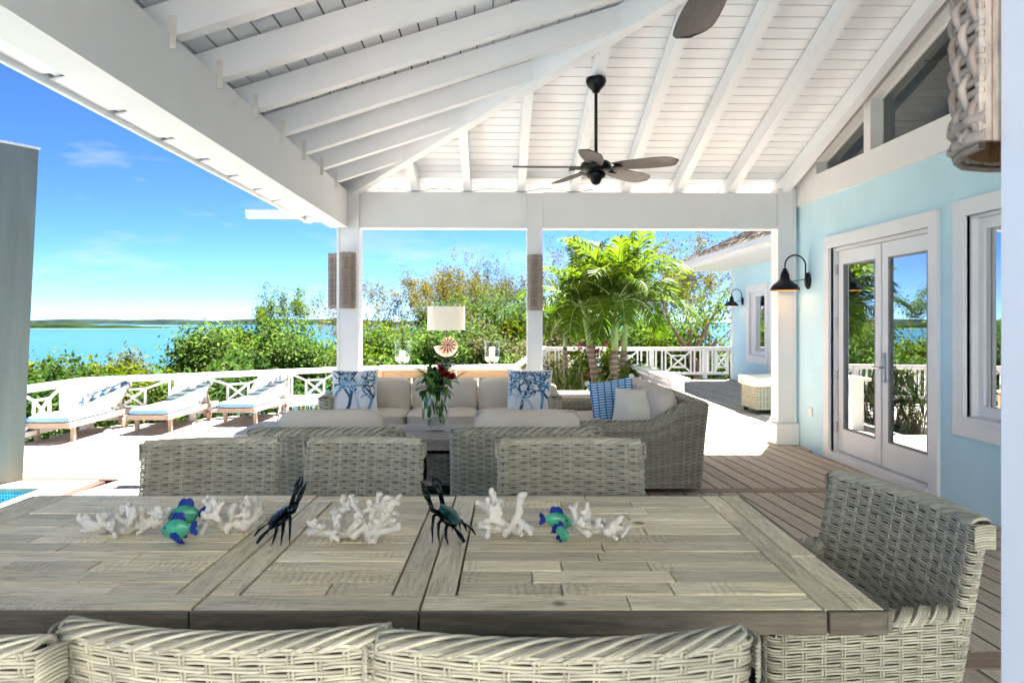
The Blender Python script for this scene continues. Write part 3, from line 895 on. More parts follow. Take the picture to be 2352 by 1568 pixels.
# ================================================================= far wing
FX = 5.572
wing = thing("house_wing", "far blue stucco wing with shingled roof and corner quoins", "house", (0, 0, 0))
FY0, FY1 = 9.4, 17.25
fw = (15.05, 16.0, .62, 1.98)      # window y0,y1,z0,z1
fd = (12.8, 14.72, 0, 1.98)
mb = MB()
yz_box(mb, FX, FX + .2, fw[1] + .0, FY1, -.2, 2.62)
yz_box(mb, FX, FX + .2, fd[1], fw[0], -.2, 2.62)
yz_box(mb, FX, FX + .2, fw[0], fw[1], -.2, fw[2]); yz_box(mb, FX, FX + .2, fw[0], fw[1], fw[3], 2.62)
yz_box(mb, FX, FX + .2, fd[0], fd[1], fd[3], 2.62); yz_box(mb, FX, FX + .2, FY0, fd[0], -.2, 2.62)
mb.box((FX + 2.5, FY1 - .1, 1.2), (4.9, .2, 2.8))
obj("wall", mb, STUCCO2, wing)
k = 0; z = .0
while z < 2.45:
    mb = MB(); L = .21 if k % 2 == 0 else .145
    mb.box((FX - .012 + .1, FY1 - L / 2 + .02, z + .064), (.225, L, .124), ch=.006)
    obj("quoin", mb, WHITE, wing); z += .131; k += 1
mb = MB(); trim_frame(mb, fw[0], fw[1], fw[2], fw[3], .15, FX - .03, FX + .01)
yz_box(mb, FX + .01, FX + .14, fw[1] - .02, fw[1], fw[2], fw[3]); yz_box(mb, FX + .01, FX + .14, fw[0], fw[0] + .02, fw[2], fw[3])
obj("window_casing", mb, WHITE, wing)
mb = MB()
for (a, b_) in ((fw[0] + .02, fw[0] + .1), (fw[1] - .1, fw[1] - .02)): yz_box(mb, FX + .08, FX + .12, a, b_, fw[2], fw[3])
yz_box(mb, FX + .08, FX + .119, fw[0] + .1, fw[1] - .1, fw[2], fw[2] + .09); yz_box(mb, FX + .08, FX + .119, fw[0] + .1, fw[1] - .1, fw[3] - .09, fw[3])
w_ = obj("window", mb, WHITE, wing)
pane_quad(w_, GLASS, FX + .1, fw[0] + .1, fw[1] - .1, fw[2] + .09, fw[3] - .09)
mb = MB(); trim_frame(mb, fd[0], fd[1], fd[2], fd[3], .12, FX - .028, FX + .015, False); obj("door_casing", mb, WHITE, wing)
mid2 = (fd[0] + fd[1]) / 2
for (a, b_) in ((fd[0] + .01, mid2 - .003), (mid2 + .003, fd[1] - .01)):
    mb = MB(); st = .11
    for (y0_, y1_) in ((a, a + st), (b_ - st, b_)): yz_box(mb, FX + .06, FX + .105, y0_, y1_, .02, fd[3] - .01)
    yz_box(mb, FX + .06, FX + .104, a + st, b_ - st, .02, .24); yz_box(mb, FX + .06, FX + .104, a + st, b_ - st, fd[3] - .14, fd[3] - .01)
    d_ = obj("glazed_door", mb, WHITE, wing)
    pane_quad(d_, GLASS, FX + .08, a + st, b_ - st, .24, fd[3] - .14)
    for zz in (.3, .8, 1.3, 1.75):
        mb = MB(); mb.tube([(FX + .05, b_, zz - .05), (FX + .05, b_, zz + .05)], .012, 6); obj("hinge", mb, BLACKM, d_)
mb = MB()
q = [(FX + .22, 9.5, 0), (9.5, 9.5, 0), (9.5, 17, 0), (FX + .22, 17, 0), (FX + .22, 9.5, 2.6), (9.5, 9.5, 2.6), (9.5, 17, 2.6), (FX + .22, 17, 2.6)]
mb.add(q, [(0, 1, 2, 3), (4, 7, 6, 5), (1, 5, 6, 2), (0, 4, 5, 1), (2, 6, 7, 3)]); obj("interior", mb, IN, wing)
# roof: soffit, fascia, gutter and shingle courses
EX = 4.5; EY = 17.95; EZ = 2.56
mb = MB(); mb.box(((EX + FX + .2) / 2, (FY0 + EY) / 2, EZ + .012), (FX + .2 - EX, EY - FY0, .02)); mb.box((FX + 2.6, (FY1 + EY) / 2, EZ + .0121), (4.9, EY - FY1, .02)); obj("soffit", mb, WHITE, wing)
mb = MB(); mb.box((EX - .012, (FY0 + EY) / 2, EZ + .085), (.024, EY - FY0, .17), ch=.004); mb.box((FX + 2.0, EY + .012, EZ + .085), (6.2, .024, .17), ch=.004)
fz = obj("fascia", mb, WHITE, wing)
mb = MB(); mb.prism([(EX - .13, EZ + .07), (EX - .024, EZ + .05), (EX - .024, EZ + .17), (EX - .04, EZ + .17), (EX - .115, EZ + .16), (EX - .14, EZ + .165)], FY0, EY + .1, 'y'); obj("gutter", mb, WHITE, wing)
rp = .50
SHING = simple("weathered_cedar_shingle", (.20, .165, .13, 1), .9, var=.5, scale=5, b=.4, bs=30)
mb = MB()
mb.add([(EX - .05, FY0, EZ + .18), (EX - .05, EY + .05, EZ + .18), (EX + 3.6, EY - 3.6, EZ + .18 + 3.65 * rp), (EX + 3.6, FY0, EZ + .18 + 3.65 * rp)], [(0, 1, 2, 3)])
mb.add([(EX - .05, EY + .05, EZ + .18), (EX + 7.2, EY + .05, EZ + .18), (EX + 3.6, EY - 3.6, EZ + .18 + 3.65 * rp)], [(0, 1, 2)])
rf = obj("roof", mb, simple("dark_roof_felt", (.05, .045, .04, 1), .9), wing)
mb = MB()
for c in range(14):
    x = EX - .05 + c * .135; zc = EZ + .185 + (x - EX + .05) * rp
    y = FY0; ylim = EY + .04 - (x - EX)
    while y < ylim:
        wv = random.uniform(.09, .2); dz = random.uniform(.006, .022)
        xe = x + random.uniform(-.02, .012)
        x2 = x + .2; z2 = zc + .2 * rp + .004
        z1 = zc + (xe - x) * rp + .018 + dz
        y2 = min(y + wv - .008, ylim)
        mb.add([(xe, y, z1), (xe, y2, z1), (x2, y2, z2), (x2, y, z2), (xe, y, z1 - .018), (xe, y2, z1 - .018)], [(0, 3, 2, 1), (0, 1, 5, 4), (0, 4, 3), (1, 2, 5)])
        y += wv
tag(obj("shingles", mb, SHING, rf), kind="stuff")
# a second white eave peeping above the first
mb = MB(); mb.box((7.6, 14.6, 3.28), (2.6, 2.4, .16), ch=.01); obj("upper_eave", mb, WHITE, wing)

# ================================================================= gooseneck wall lamps (lit)
BULBM, n, l, p = new_mat("warm_bulb")
p.inputs['Emission Color'].default_value = (1, .62, .22, 1); p.inputs['Emission Strength'].default_value = 5
SHADE_IN = simple("warm_brass_inside", (.75, .45, .16, 1), .4, .3)
def wall_lamp(loc, label, s=1.0):
    t = thing("wall_lamp", label, "wall lamp", loc, 0, "black gooseneck wall lamps")
    # wall at x=0, lamp projects towards -x
    mb = MB(); mb.lathe([(0, -.03), (.05, -.028), (.06, -.015), (.06, 0), (0, 0)], 20)
    o = obj("wall_plate", mb, BLACKM, t, (0, 0, 0), (0, R(90), 0), smooth=True); o.scale = (1.5, 1, 1)
    pts = [(-.02, 0, 0)]
    pts = [(-.02, 0, .0), (-.035, 0, .05), (-.035, 0, .14)]
    for i in range(13):
        a = math.pi * i / 12; pts.append((-.145 + .11 * math.cos(a), 0, .16 + .11 * math.sin(a)))
    pts.append((-.255, 0, .10))
    mb = MB(); mb.tube(pts, .0085, 8); mb.tube([(-.02, 0, .02), (-.2, 0, -.012), (-.24, 0, -.012)], .005, 6)
    obj("gooseneck", mb, BLACKM, t, smooth=True)
    prof = [(.0, .13), (.022, .128), (.028, .10), (.036, .095), (.036, .08), (.045, .07), (.048, .03), (.055, .01), (.085, -.015), (.125, -.045), (.148, -.085), (.152, -.105), (.148, -.105)]
    mb = MB(); mb.lathe(prof, 28, (-.255, 0, 0)); obj("shade", mb, BLACKM, t, smooth=True)
    mb = MB(); mb.lathe([(.147, -.104), (.143, -.085), (.12, -.05), (.08, -.02), (.05, 0), (0, .005)], 28, (-.255, 0, 0)); obj("shade_lining", mb, SHADE_IN, t, smooth=True)
    mb = MB(); mb.ball((-.255, 0, -.055), (.028, .028, .036), 8, 12); obj("bulb", mb, BULBM, t, smooth=True)
    return t
wall_lamp((HX - .001, 7.754, 1.78), "black gooseneck lamp lit beside the near French doors")
wall_lamp((FX - .001, 16.45, 1.80), "small black gooseneck lamp on the far wing beside its quoins")

# ================================================================= ceiling fans
def blade_mesh():
    mb = MB(); N = 14; prof = []
    for i in range(N + 1):
        t = i / N; x = .16 + .54 * t
        w = .045 + .050 * math.sin(math.pi * min(1, t * .62 + .12))
        if t > .82: w *= math.sqrt(max(0.0, 1 - ((t - .82) / .18) ** 2)) * .98 + .02
        prof.append((x, w))
    vs = []; f = []
    for x, w in prof:
        for s, dz in ((-1, 0), (-.5, .006), (0, .008), (.5, .006), (1, 0)):
            vs.append((x, s * w, dz - .02 * (x - .16)))
    for x, w in prof:
        for s, dz in ((-1, -.004), (-.5, .001), (0, .003), (.5, .001), (1, -.004)):
            vs.append((x, s * w, dz - .02 * (x - .16) - .002))
    k = 5; off = len(prof) * k
    for i in range(N):
        for j in range(k - 1):
            a = i * k + j
            f.append((a, a + k, a + k + 1, a + 1)); f.append((off + a, off + a + 1, off + a + k + 1, off + a + k))
        f.append((i * k, off + i * k, off + (i + 1) * k, (i + 1) * k)); a = i * k + 4
        f.append((a, a + k, off + a + k, off + a))
    f.append((0, 1, 2, 3, 4, off + 4, off + 3, off + 2, off + 1, off))
    mb.add(vs, f); return mb.mesh("blade")
BLM = blade_mesh(); BLM.materials.append(BLADE)
def fan(x, y, zh, zc, a0, label):
    t = thing("ceiling_fan", label, "ceiling fan", (x, y, zh), 0, "ceiling fans under the pavilion roof")
    L = zc - zh
    mb = MB(); mb.lathe([(0, L + .01), (.082, L + .01), (.085, L - .02), (.07, L - .055), (.04, L - .085), (.028, L - .11), (0, L - .112)], 28); obj("canopy", mb, BLACKM, t, smooth=True)
    mb = MB(); mb.tube([(0, 0, .07), (0, 0, L - .06)], .014, 12); obj("downrod", mb, BRONZE, t, smooth=True)
    mb = MB(); mb.lathe([(0, .125), (.024, .12), (.03, .075), (.05, .055), (.10, .05), (.125, .035), (.13, .0), (.122, -.025), (.09, -.04), (.075, -.045), (0, -.045)], 32); obj("motor", mb, BLACKM, t, smooth=True)
    mb = MB(); mb.lathe([(.075, -.045), (.08, -.055), (.078, -.075), (.05, -.095), (.04, -.12), (.03, -.135), (.012, -.145), (0, -.146)], 28); obj("switch_housing", mb, BLACKM, t, smooth=True)
    for i in range(5):
        a = R(a0 + 72 * i)
        br = MB(); br.box((.15, 0, -.008), (.12, .05, .012), rx=R(13)); br.box((.20, .0, -.012), (.05, .075, .01), rx=R(13))
        obj("blade_iron", br, BLACKM, t, (0, 0, 0), (0, 0, a))
        obj("blade", BLM, BLADE, t, (0, 0, 0), (R(-13), 0, a), smooth=False)
    return t
fx, fy = W(.70, 6.17)
fan(fx, fy, 2.63, ceil_b(fy) - RD - .0, 258, "dark five blade ceiling fan hanging mid pavilion on a long rod")
fx2, fy2 = W(.757, 2.61)
fan(fx2, fy2, 2.63, C0 + PIT * (fy2 - yf) - .02, 86, "nearer ceiling fan with one blade dipping into view at the top")

# ================================================================= weave generator
class Loop:
    def __init__(self, pts, closed=True):
        p = np.array(pts, float)
        if closed: p = np.concatenate((p, p[:1]))
        d = np.linalg.norm(np.diff(p, axis=0), axis=1)
        keep = np.concatenate(([True], d > 1e-9)); p = p[keep]
        d = np.linalg.norm(np.diff(p, axis=0), axis=1)
        self.s = np.concatenate(([0], np.cumsum(d))); self.L = self.s[-1]; self.p = p; self.closed = closed
    def at(self, u):
        s = (np.asarray(u) % 1.0 if self.closed else np.clip(u, 0, 1)) * self.L
        x = np.interp(s, self.s, self.p[:, 0]); y = np.interp(s, self.s, self.p[:, 1])
        e = .012
        def q(ss):
            ss = ss % self.L if self.closed else np.clip(ss, 0, self.L)
            return np.stack((np.interp(ss, self.s, self.p[:, 0]), np.interp(ss, self.s, self.p[:, 1])), -1)
        t = q(s + e) - q(s - e); t /= np.maximum(np.linalg.norm(t, axis=-1, keepdims=True), 1e-9)
        return np.stack((x, y), -1), np.stack((t[..., 1], -t[..., 0]), -1)
def round_poly(pts, r, k=5):
    out = []; n_ = len(pts)
    for i in range(n_):
        a, b, c = (Vector(pts[j % n_]) for j in (i - 1, i, i + 1))
        ri = r[i] if hasattr(r, '__len__') else r
        d1 = (a - b).normalized(); d2 = (c - b).normalized()
        p0 = b + d1 * ri; p1 = b + d2 * ri
        for j in range(k + 1):
            t = j / k
            q = p0 * (1 - t) ** 2 + b * (2 * t * (1 - t)) + p1 * t * t
            out.append((q.x, q.y))
    return out
def strands(mb, P, N, r, k, closed, attr):
    """P,N: (m,pts,3) bundles of strands"""
    if closed: T = np.roll(P, -1, 1) - np.roll(P, 1, 1)
    else: T = np.gradient(P, axis=1)
    T /= np.maximum(np.linalg.norm(T, axis=2, keepdims=True), 1e-9)
    B = np.cross(T, N); B /= np.maximum(np.linalg.norm(B, axis=2, keepdims=True), 1e-9)
    N2 = np.cross(B, T)
    an = 2 * np.pi * (np.arange(k) + .5) / k
    ring = P[:, :, None, :] + r * (np.cos(an)[None, None, :, None] * N2[:, :, None, :] + np.sin(an)[None, None, :, None] * B[:, :, None, :])
    m_, n_ = P.shape[:2]
    base = np.arange(m_)[:, None, None] * (n_ * k)
    i = np.arange(n_ if closed else n_ - 1)[None, :, None]; j = np.arange(k)[None, None, :]
    i2 = (i + 1) % n_; j2 = (j + 1) % k
    f = np.stack((base + i * k + j, base + i * k + j2, base + i2 * k + j2, base + i2 * k + j), -1).reshape(-1, 4)
    at = np.repeat(attr, n_ * k)
    mb.add(ring.reshape(-1, 3), f, at)
def weave(mb, surf, L, H, row, stake, r, amp, pps=4, k=5, closed=True, pair=True, jit=.0):
    ns = max(4, int(round(L / stake / 2)) * 2); nr = max(3, int(round(H / row)))
    m_ = ns * pps
    u = np.arange(m_) / m_ if closed else np.linspace(0, 1, m_ + 1)
    for j in range(nr):
        v0 = (j + .5) / nr
        sub = (-.24, .24) if pair else (0,)
        Ps, Ns, at = [], [], []
        for s in sub:
            v = v0 + s / nr + jit * (random.random() - .5) / nr
            P, N = surf(u, np.full_like(u, v))
            off = amp * np.cos(np.pi * ns * u + np.pi * j)
            wob = (r * .65) * np.cos(np.pi * ns * u + np.pi * j + .5)
            Ps.append(P + N * off[:, None] + np.array((0, 0, 1))[None, :] * wob[:, None]); Ns.append(N); at.append(random.random())
        strands(mb, np.array(Ps), np.array(Ns), r, k, closed, np.array(at))
    us = np.arange(ns) / ns if closed else np.linspace(0, 1, ns + 1)
    v = np.linspace(0, 1, 9)
    Ps, Ns = [], []
    for s in (-1, 1):
        for a in us + (0 if not closed else 0):
            P, N = surf(np.full_like(v, a + s * r * 1.25 / L), v)
            Ps.append(P); Ns.append(N)
    strands(mb, np.array(Ps), np.array(Ns), r * .95, 4, False, np.random.default_rng(3).random(len(Ps)))
def sheet(mb, surf, nu, nv, closed=True, inset=.012):
    u = np.arange(nu) / nu if closed else np.linspace(0, 1, nu + 1)
    n_ = len(u); rows = []
    for v in np.linspace(0, 1, nv + 1):
        P, N = surf(u, np.full_like(u, v)); rows.append(P - N * inset)
    V = np.concatenate(rows)
    m_ = n_ if closed else n_ - 1
    f = np.array([(j * n_ + i, j * n_ + (i + 1) % n_, (j + 1) * n_ + (i + 1) % n_, (j + 1) * n_ + i) for j in range(nv) for i in range(m_)])
    mb.add(V, f)
def rim(mb, pts, nrm, half, r, pitch=.052, per=4, slant=.085, drop=.03, rise=.03, k=5, zf=None):
    """braided border: groups of strands that slant over the top edge. pts (n,3) centreline, nrm (n,3) horizontal across"""
    pts = np.array(pts); nrm = np.array(nrm)
    d = np.linalg.norm(np.diff(pts, axis=0), axis=1); s = np.concatenate(([0], np.cumsum(d))); L = s[-1]
    t = np.linspace(0, 1, 11)
    Ps, Ns = [], []
    def ev(q, arr): return np.stack([np.interp(q, s, arr[:, i]) for i in range(3)], -1)
    g = -slant * .3
    while g < L + slant * .3:
        for j in range(per):
            q = np.clip(g + j * r * 2.15 + slant * (t - .5), 0, L)
            c = ev(q, pts); n_ = ev(q, nrm)
            lift = 1 + .10 * math.sin(math.pi * (j + .5) / per)
            side = np.cos(np.pi * t) * (half + r * 1.2) * (1 + .0 * j)
            zz = -drop + (drop + rise * lift) * np.sin(np.pi * t) ** .9 + j * r * .35
            P = c + n_ * side[:, None] + np.array((0, 0, 1)) * zz[:, None]
            nn = n_ * np.cos(np.pi * t)[:, None] + np.array((0, 0, 1)) * (np.sin(np.pi * t) + .2)[:, None]
            nn /= np.linalg.norm(nn, axis=1, keepdims=True)
            Ps.append(P); Ns.append(nn)
        g += pitch
    strands(mb, np.array(Ps), np.array(Ns), r * 1.08, k, False, np.random.default_rng(5).random(len(Ps)))
    # rods running along under the braid close the gaps
    q = np.linspace(0, L, max(8, int(L / .03))); c = ev(q, pts); n_ = ev(q, nrm); Ps, Ns = [], []
    for a in np.linspace(.12, .88, max(4, int((half + .008) * 3.1 / (2.1 * r)))) * np.pi:
        Ps.append(c + n_ * (math.cos(a) * half * .92) + np.array((0, 0, 1)) * (-drop * .9 + (drop * .9 + rise * .55) * math.sin(a))); Ns.append(n_ * math.cos(a) + np.array((0, 0, 1)) * math.sin(a))
    strands(mb, np.array(Ps), np.array(Ns), r, 5, False, np.random.default_rng(6).random(len(Ps)))

# ================================================================= wicker sconces
def sconce_mesh():
    Rr, Pj, H = .080, .112, .585
    a = np.linspace(math.pi, 2 * math.pi, 40)
    lp = Loop([(Rr * math.cos(q), Pj * math.sin(q)) for q in a], closed=False)
    def surf(u, v):     # u along the height, v around
        p, n_ = lp.at(v)
        z = u * H
        z, _ = np.broadcast_arrays(z, p[..., 0])
        return np.stack((p[..., 0], p[..., 1], z), -1), np.stack((n_[..., 0], n_[..., 1], np.zeros_like(z)), -1)
    mb = MB()
    weave(mb, surf, H, lp.L, .0165, .026, .0043, .0045, 4, 6, closed=False, pair=False, jit=.3)
    # rolled rings top and bottom
    for z in (.004, .022, H - .004, H - .02):
        P, N = surf(np.full(30, z / H), np.linspace(0, 1, 30)); P = P + N * (.004 * np.sin(np.arange(30) * 2.1))[:, None]
        strands(mb, P[None], N[None], .0065, 6, False, np.array([.6]))
    m1 = mb.mesh("weave", True, True); m1.materials.append(RATTAN)
    mb2 = MB()
    def surf2(u, v): return surf(v, u)
    sheet(mb2, surf2, 24, 2, False, .010)
    m2 = mb2.mesh("liner"); m2.materials.append(simple("tan_rattan_liner", (.25, .14, .06, 1), .85, var=.4, scale=50, stretch=(6, 6, 1)))
    mb3 = MB(); mb3.box((0, -.004, H / 2), (2 * Rr + .004, .006, H)); m3 = mb3.mesh('back_plate'); m3.materials.append(simple('grey_cane_back', (.40, .35, .30, 1), .8, var=.3, scale=40, stretch=(4, 4, 1)))
    return m1, m2, m3
SC1, SC2, SC3 = sconce_mesh()
def sconce(loc, rz, label):
    t = thing("wicker_sconce", label, "wall light", loc, rz, "woven rattan sconces")
    tag(obj("weave", SC1, RATTAN, t), kind="stuff"); obj("liner", SC2, None, t); obj("back_plate", SC3, None, t)
    return t
sconce((-1.575, 7.993, 1.495), 0, "woven rattan sconce on the front face of the corner post")
sconce((-1.693, 8.115, 1.495), R(-90), "woven rattan sconce on the sea side face of the corner post")
sconce((.4415, 8.013, 1.475), 0, "woven rattan sconce on the slim middle post")
sx_, sy_ = W(.525, py0 + .001)
sconce((sx_, sy_, 1.522), R(180) - YAW, "large close up woven sconce at the top corner behind the near pillar")

# ================================================================= railings
def rail_run(name, label, A, B, za, zb, h, layout, cap=True):
    """A,B plan points; za/zb floor heights; h rail height; layout: list of (kind,length) scaled to fit"""
    A = Vector((A[0], A[1], za)); B = Vector((B[0], B[1], zb))
    t = thing(name, label, "railing", (A.x, A.y, A.z), 0, "white deck railings")
    D = B - A; Lh = D.length
    side = Vector((-D.y, D.x, 0)).normalized()
    def pt(s, z): return D * s + Vector((0, 0, z))
    dn = D.normalized()
    mb = MB(); mb.bar(pt(0, h - .018) - dn * .03, pt(1, h - .018) + dn * .03, .12, .036); obj("top_rail", mb, WHITE_WARM, t)
    mb = MB(); mb.bar(pt(0, h - .065), pt(1, h - .065), .04, .056); obj("sub_rail", mb, WHITE, t)
    mb = MB(); mb.bar(pt(0, .13), pt(1, .13), .045, .06); obj("bottom_rail", mb, WHITE, t)
    tot = sum(q[1] for q in layout); s = 0
    lo, hi = .16, h - .093
    for kind, ln in layout:
        ds = ln / tot; a, b = s, s + ds; s += ds
        if kind == 'post':
            m_ = (a + b) / 2; mb = MB(); mb.box(tuple(pt(m_, (h - .04) / 2)), (.095, .095, h - .04), rz=math.atan2(D.y, D.x)); obj("post", mb, WHITE, t)
        elif kind == 'bal':
            nb_ = max(1, int(round(ds * Lh / .115)))
            for i in range(nb_):
                m_ = a + (b - a) * (i + .5) / nb_; mb = MB(); mb.bar(pt(m_, lo), pt(m_, hi), .036, .036, side); obj("baluster", mb, WHITE, t)
        elif kind == 'x':
            mb = MB(); wv = ds * Lh; ee = .018 / Lh
            hh = (hi - lo)
            cm = (a + b) / 2; cz = (lo + hi) / 2
            qs = min(.30 * hh / Lh * 1.0 * 1.12, (b - a) * .3); qz = .27 * hh
            bw = .034
            def ln_(p, q, tt=.030): mb.bar(pt(*p), pt(*q), bw, tt, side)
            ln_((a + ee, lo), (a + ee, hi)); ln_((b - ee, lo), (b - ee, hi))
            c = [(cm - qs, cz - qz), (cm + qs, cz - qz), (cm + qs, cz + qz), (cm - qs, cz + qz)]
            for i in range(4): ln_(c[i], c[(i + 1) % 4], .028)
            ln_(c[0], c[2], .024); ln_(c[1], c[3], .022)
            for i, p in enumerate(((a + ee, lo), (b - ee, lo), (b - ee, hi), (a + ee, hi))): ln_(p, c[i], .026)
            obj("lattice_panel", mb, WHITE, t)
    return t
X = ('x', .95); PO = ('post', .1); BA = ('bal', .42)
hR = .77
rail_run("deck_railing", "white railing on the sea edge nearest the pool", (R0.x, R0.y), (RC.x, RC.y), LZ, LZ, hR, [PO, X, BA, PO, BA, X, BA, PO, BA, X, ('bal', .55), PO])
rail_run("deck_railing", "long white lattice railing behind the three loungers", (RC.x, RC.y), (RP.x, RP.y), LZ, LZ, hR, [PO, ('x', 1.15), ('bal', .30), PO, ('bal', .15), ('x', 1.15), ('bal', .2), PO, ('bal', .1), X])
rail_run("deck_railing", "white railing behind the console table", (RP.x, RP.y), (RE.x, RE.y), LZ, LZ, hR, [PO, X, BA, PO, BA, X, BA, PO, X, PO])
rail_run("stair_railing", "sloping white railing climbing from the lower deck past the slim post", (RE.x + .02, RE.y + .03), (1.15, 17.25), LZ, 0, hR, [PO, X, BA, X, PO])
rail_run("deck_railing", "far white railing between the palms and the blue wing", (1.15, 17.28), (FX - .06, 17.28), 0, 0, .75, [PO, BA, X, BA, PO, BA, X, BA, PO, BA, X, BA, PO, ('bal', .3), ('x', .5)])
# broad capped parapet beside the planting bed
t = thing("capped_parapet", "broad capped white lattice parapet beside the planting bed", "railing", (2.28, 9.1, 0))
mb = MB(); mb.box((0, 1.4, .632), (.26, 2.95, .04), ch=.004); obj("cap", mb, WHITE_WARM, t)
mb = MB(); mb.box((0, .09, .305), (.15, .15, .61)); obj("post", mb, WHITE, t)
mb = MB(); mb.box((0, 2.7, .305), (.13, .13, .61)); obj("post", mb, WHITE, t)
mb = MB(); mb.box((0, 1.42, .52), (.04, 2.45, .06)); mb.box((0, 1.42, .1), (.04, 2.45, .06)); obj("rails", mb, WHITE, t)
for (a, b_) in ((.18, 1.4), (1.43, 2.63)):
    mb = MB()
    cy, cz = (a + b_) / 2, .31
    c = [(cy - .14, cz - .1), (cy + .14, cz - .1), (cy + .14, cz + .1), (cy - .14, cz + .1)]
    for i in range(4): mb.bar((0, *c[i]), (0, *c[(i + 1) % 4]), .034, .03, (1, 0, 0))
    mb.bar((0, *c[0]), (0, *c[2]), .034, .026, (1, 0, 0)); mb.bar((0, *c[1]), (0, *c[3]), .034, .024, (1, 0, 0))
    for i, p in enumerate(((a, .13), (b_, .13), (b_, .49), (a, .49))): mb.bar((0, *p), (0, *c[i]), .034, .028, (1, 0, 0))
    obj("lattice_panel", mb, WHITE, t)
# ================================================================= dining chairs (woven, armless)
def smooth01(t): t = np.clip(t, 0, 1); return t * t * (3 - 2 * t)
def dining_chair_meshes():
    w, th, zt = .605, .046, .862
    lp = Loop(round_poly([(-w / 2, -th / 2), (w / 2, -th / 2), (w / 2, th / 2), (-w / 2, th / 2)], .021, 5))
    def back_y(x, z): return -.245 - .20 * np.maximum(0, z - .40) + .05 * (x / (w / 2)) ** 2
    def surf(u, v):
        p, n_ = lp.at(u)
        z = .03 + v * (zt - .03)
        y = p[..., 1] + back_y(p[..., 0], z)
        # bowed top edge
        return np.stack((p[..., 0], y, z), -1), np.stack((n_[..., 0], n_[..., 1], np.zeros_like(z)), -1)
    mb = MB()
    weave(mb, surf, lp.L, zt - .03, .0132, .0470, .0030, .0028, 4, 5)
    x = np.linspace(-w / 2 + .012, w / 2 - .012, 40)
    c = np.stack((x, back_y(x, zt), np.full_like(x, zt)), -1)
    nn = np.stack((np.zeros_like(x), -np.ones_like(x), np.zeros_like(x)), -1)
    rim(mb, c, nn, th / 2, .0031, .0470, 4, .165, .008, .009, 5)
    # wrapped ends of the border
    for sx in (-1, 1):
        xe = sx * (w / 2 - .004)
        Ps, Ns = [], []
        for j in range(9):
            t_ = np.linspace(0, 1, 9); a = np.pi * t_
            z = zt - .060 + j * .0065 + .008 * np.sin(a)
            P = np.stack((np.full_like(t_, xe) + sx * (.006 + .010 * np.sin(a)), back_y(xe, zt) + (th / 2 + .004) * np.cos(a), z), -1)
            Ps.append(P); Ns.append(np.stack((np.full_like(t_, sx), .3 * np.cos(a), .2 * np.ones_like(t_)), -1))
        strands(mb, np.array(Ps), np.array(Ns), .0034, 5, False, np.random.default_rng(8).random(len(Ps)))
    m1 = mb.mesh("woven_back", True, True); m1.materials.append(WICK)
    mb = MB(); sheet(mb, surf, 48, 6, True, .013)
    xs_ = np.linspace(-w / 2 + .02, w / 2 - .02, 16)
    top = np.concatenate((np.stack((xs_, back_y(xs_, zt) - th / 2 + .013, np.full(16, zt)), -1), np.stack((xs_, back_y(xs_, zt) + th / 2 - .013, np.full(16, zt)), -1)))
    mb.add(top, np.array([(i, i + 1, 17 + i, 16 + i) for i in range(15)]))
    m2 = mb.mesh("shade_backing"); m2.materials.append(HOLLOW_SHADE)
    # seat box
    sw, sd, sh = .575, .56, .43
    lp2 = Loop(round_poly([(-sw / 2, -sd / 2 + .06), (sw / 2, -sd / 2 + .06), (sw / 2, sd / 2 + .04), (-sw / 2, sd / 2 + .04)], .04, 5))
    def surf2(u, v):
        p, n_ = lp2.at(u); z = .03 + v * (sh - .03)
        return np.stack((p[..., 0], p[..., 1], z), -1), np.stack((n_[..., 0], n_[..., 1], np.zeros_like(z)), -1)
    mb = MB(); weave(mb, surf2, lp2.L, sh - .03, .0132, .0470, .0030, .0028, 4, 5)
    u_ = np.linspace(0, 1, 120); p, n_ = lp2.at(u_)
    cc = np.stack((p[:, 0] - n_[:, 0] * .02, p[:, 1] - n_[:, 1] * .02, np.full(120, sh)), -1)
    rim(mb, cc, np.stack((n_[:, 0], n_[:, 1], np.zeros(120)), -1), .022, .0031, .0470, 5, .09, .012, .010, 5)
    m3 = mb.mesh("woven_seat", True, True); m3.materials.append(WICK)
    mb = MB(); sheet(mb, surf2, 40, 2, True, .013); P, N = surf2(np.arange(40) / 40, np.ones(40)); P = P - N * .013
    mb.add(P, [tuple(range(40))])
    m4 = mb.mesh("shade_backing"); m4.materials.append(HOLLOW_SHADE)
    return m1, m2, m3, m4
DC = dining_chair_meshes()
def dining_chair(loc, rz, label, group, scale=None):
    t = thing("dining_chair", label, "chair", loc, rz, group)
    a = tag(obj("woven_back", DC[0], WICK, t), kind="stuff"); obj("shade_backing", DC[1], None, a)
    b = tag(obj("woven_seat", DC[2], WICK, t), kind="stuff"); obj("shade_backing", DC[3], None, b)
    for sx in (-1, 1):
        for sy in (-1, 1):
            mb = MB(); mb.box((sx * .25, sy * .2 + .04, .02), (.04, .04, .04)); obj("foot", mb, DARK_UNDER, t)
    if scale: t.scale = scale
    return t
G1 = "wicker chairs round the dining table"
def chair_at(u, depth, face, label, sc=1.0):
    """place so that the centre of the top of the back is seen at column u at the given depth"""
    xc = (u - 1176) / 1700 * depth
    off = -.245 - .20 * (.862 - .40)       # local y of the back top
    rz = face
    ox = -math.sin(rz) * off; oy = math.cos(rz) * off
    wx, wy = W(xc, depth)
    return dining_chair((wx - ox, wy - oy, 0), rz, label, G1, (sc, 1, 1))
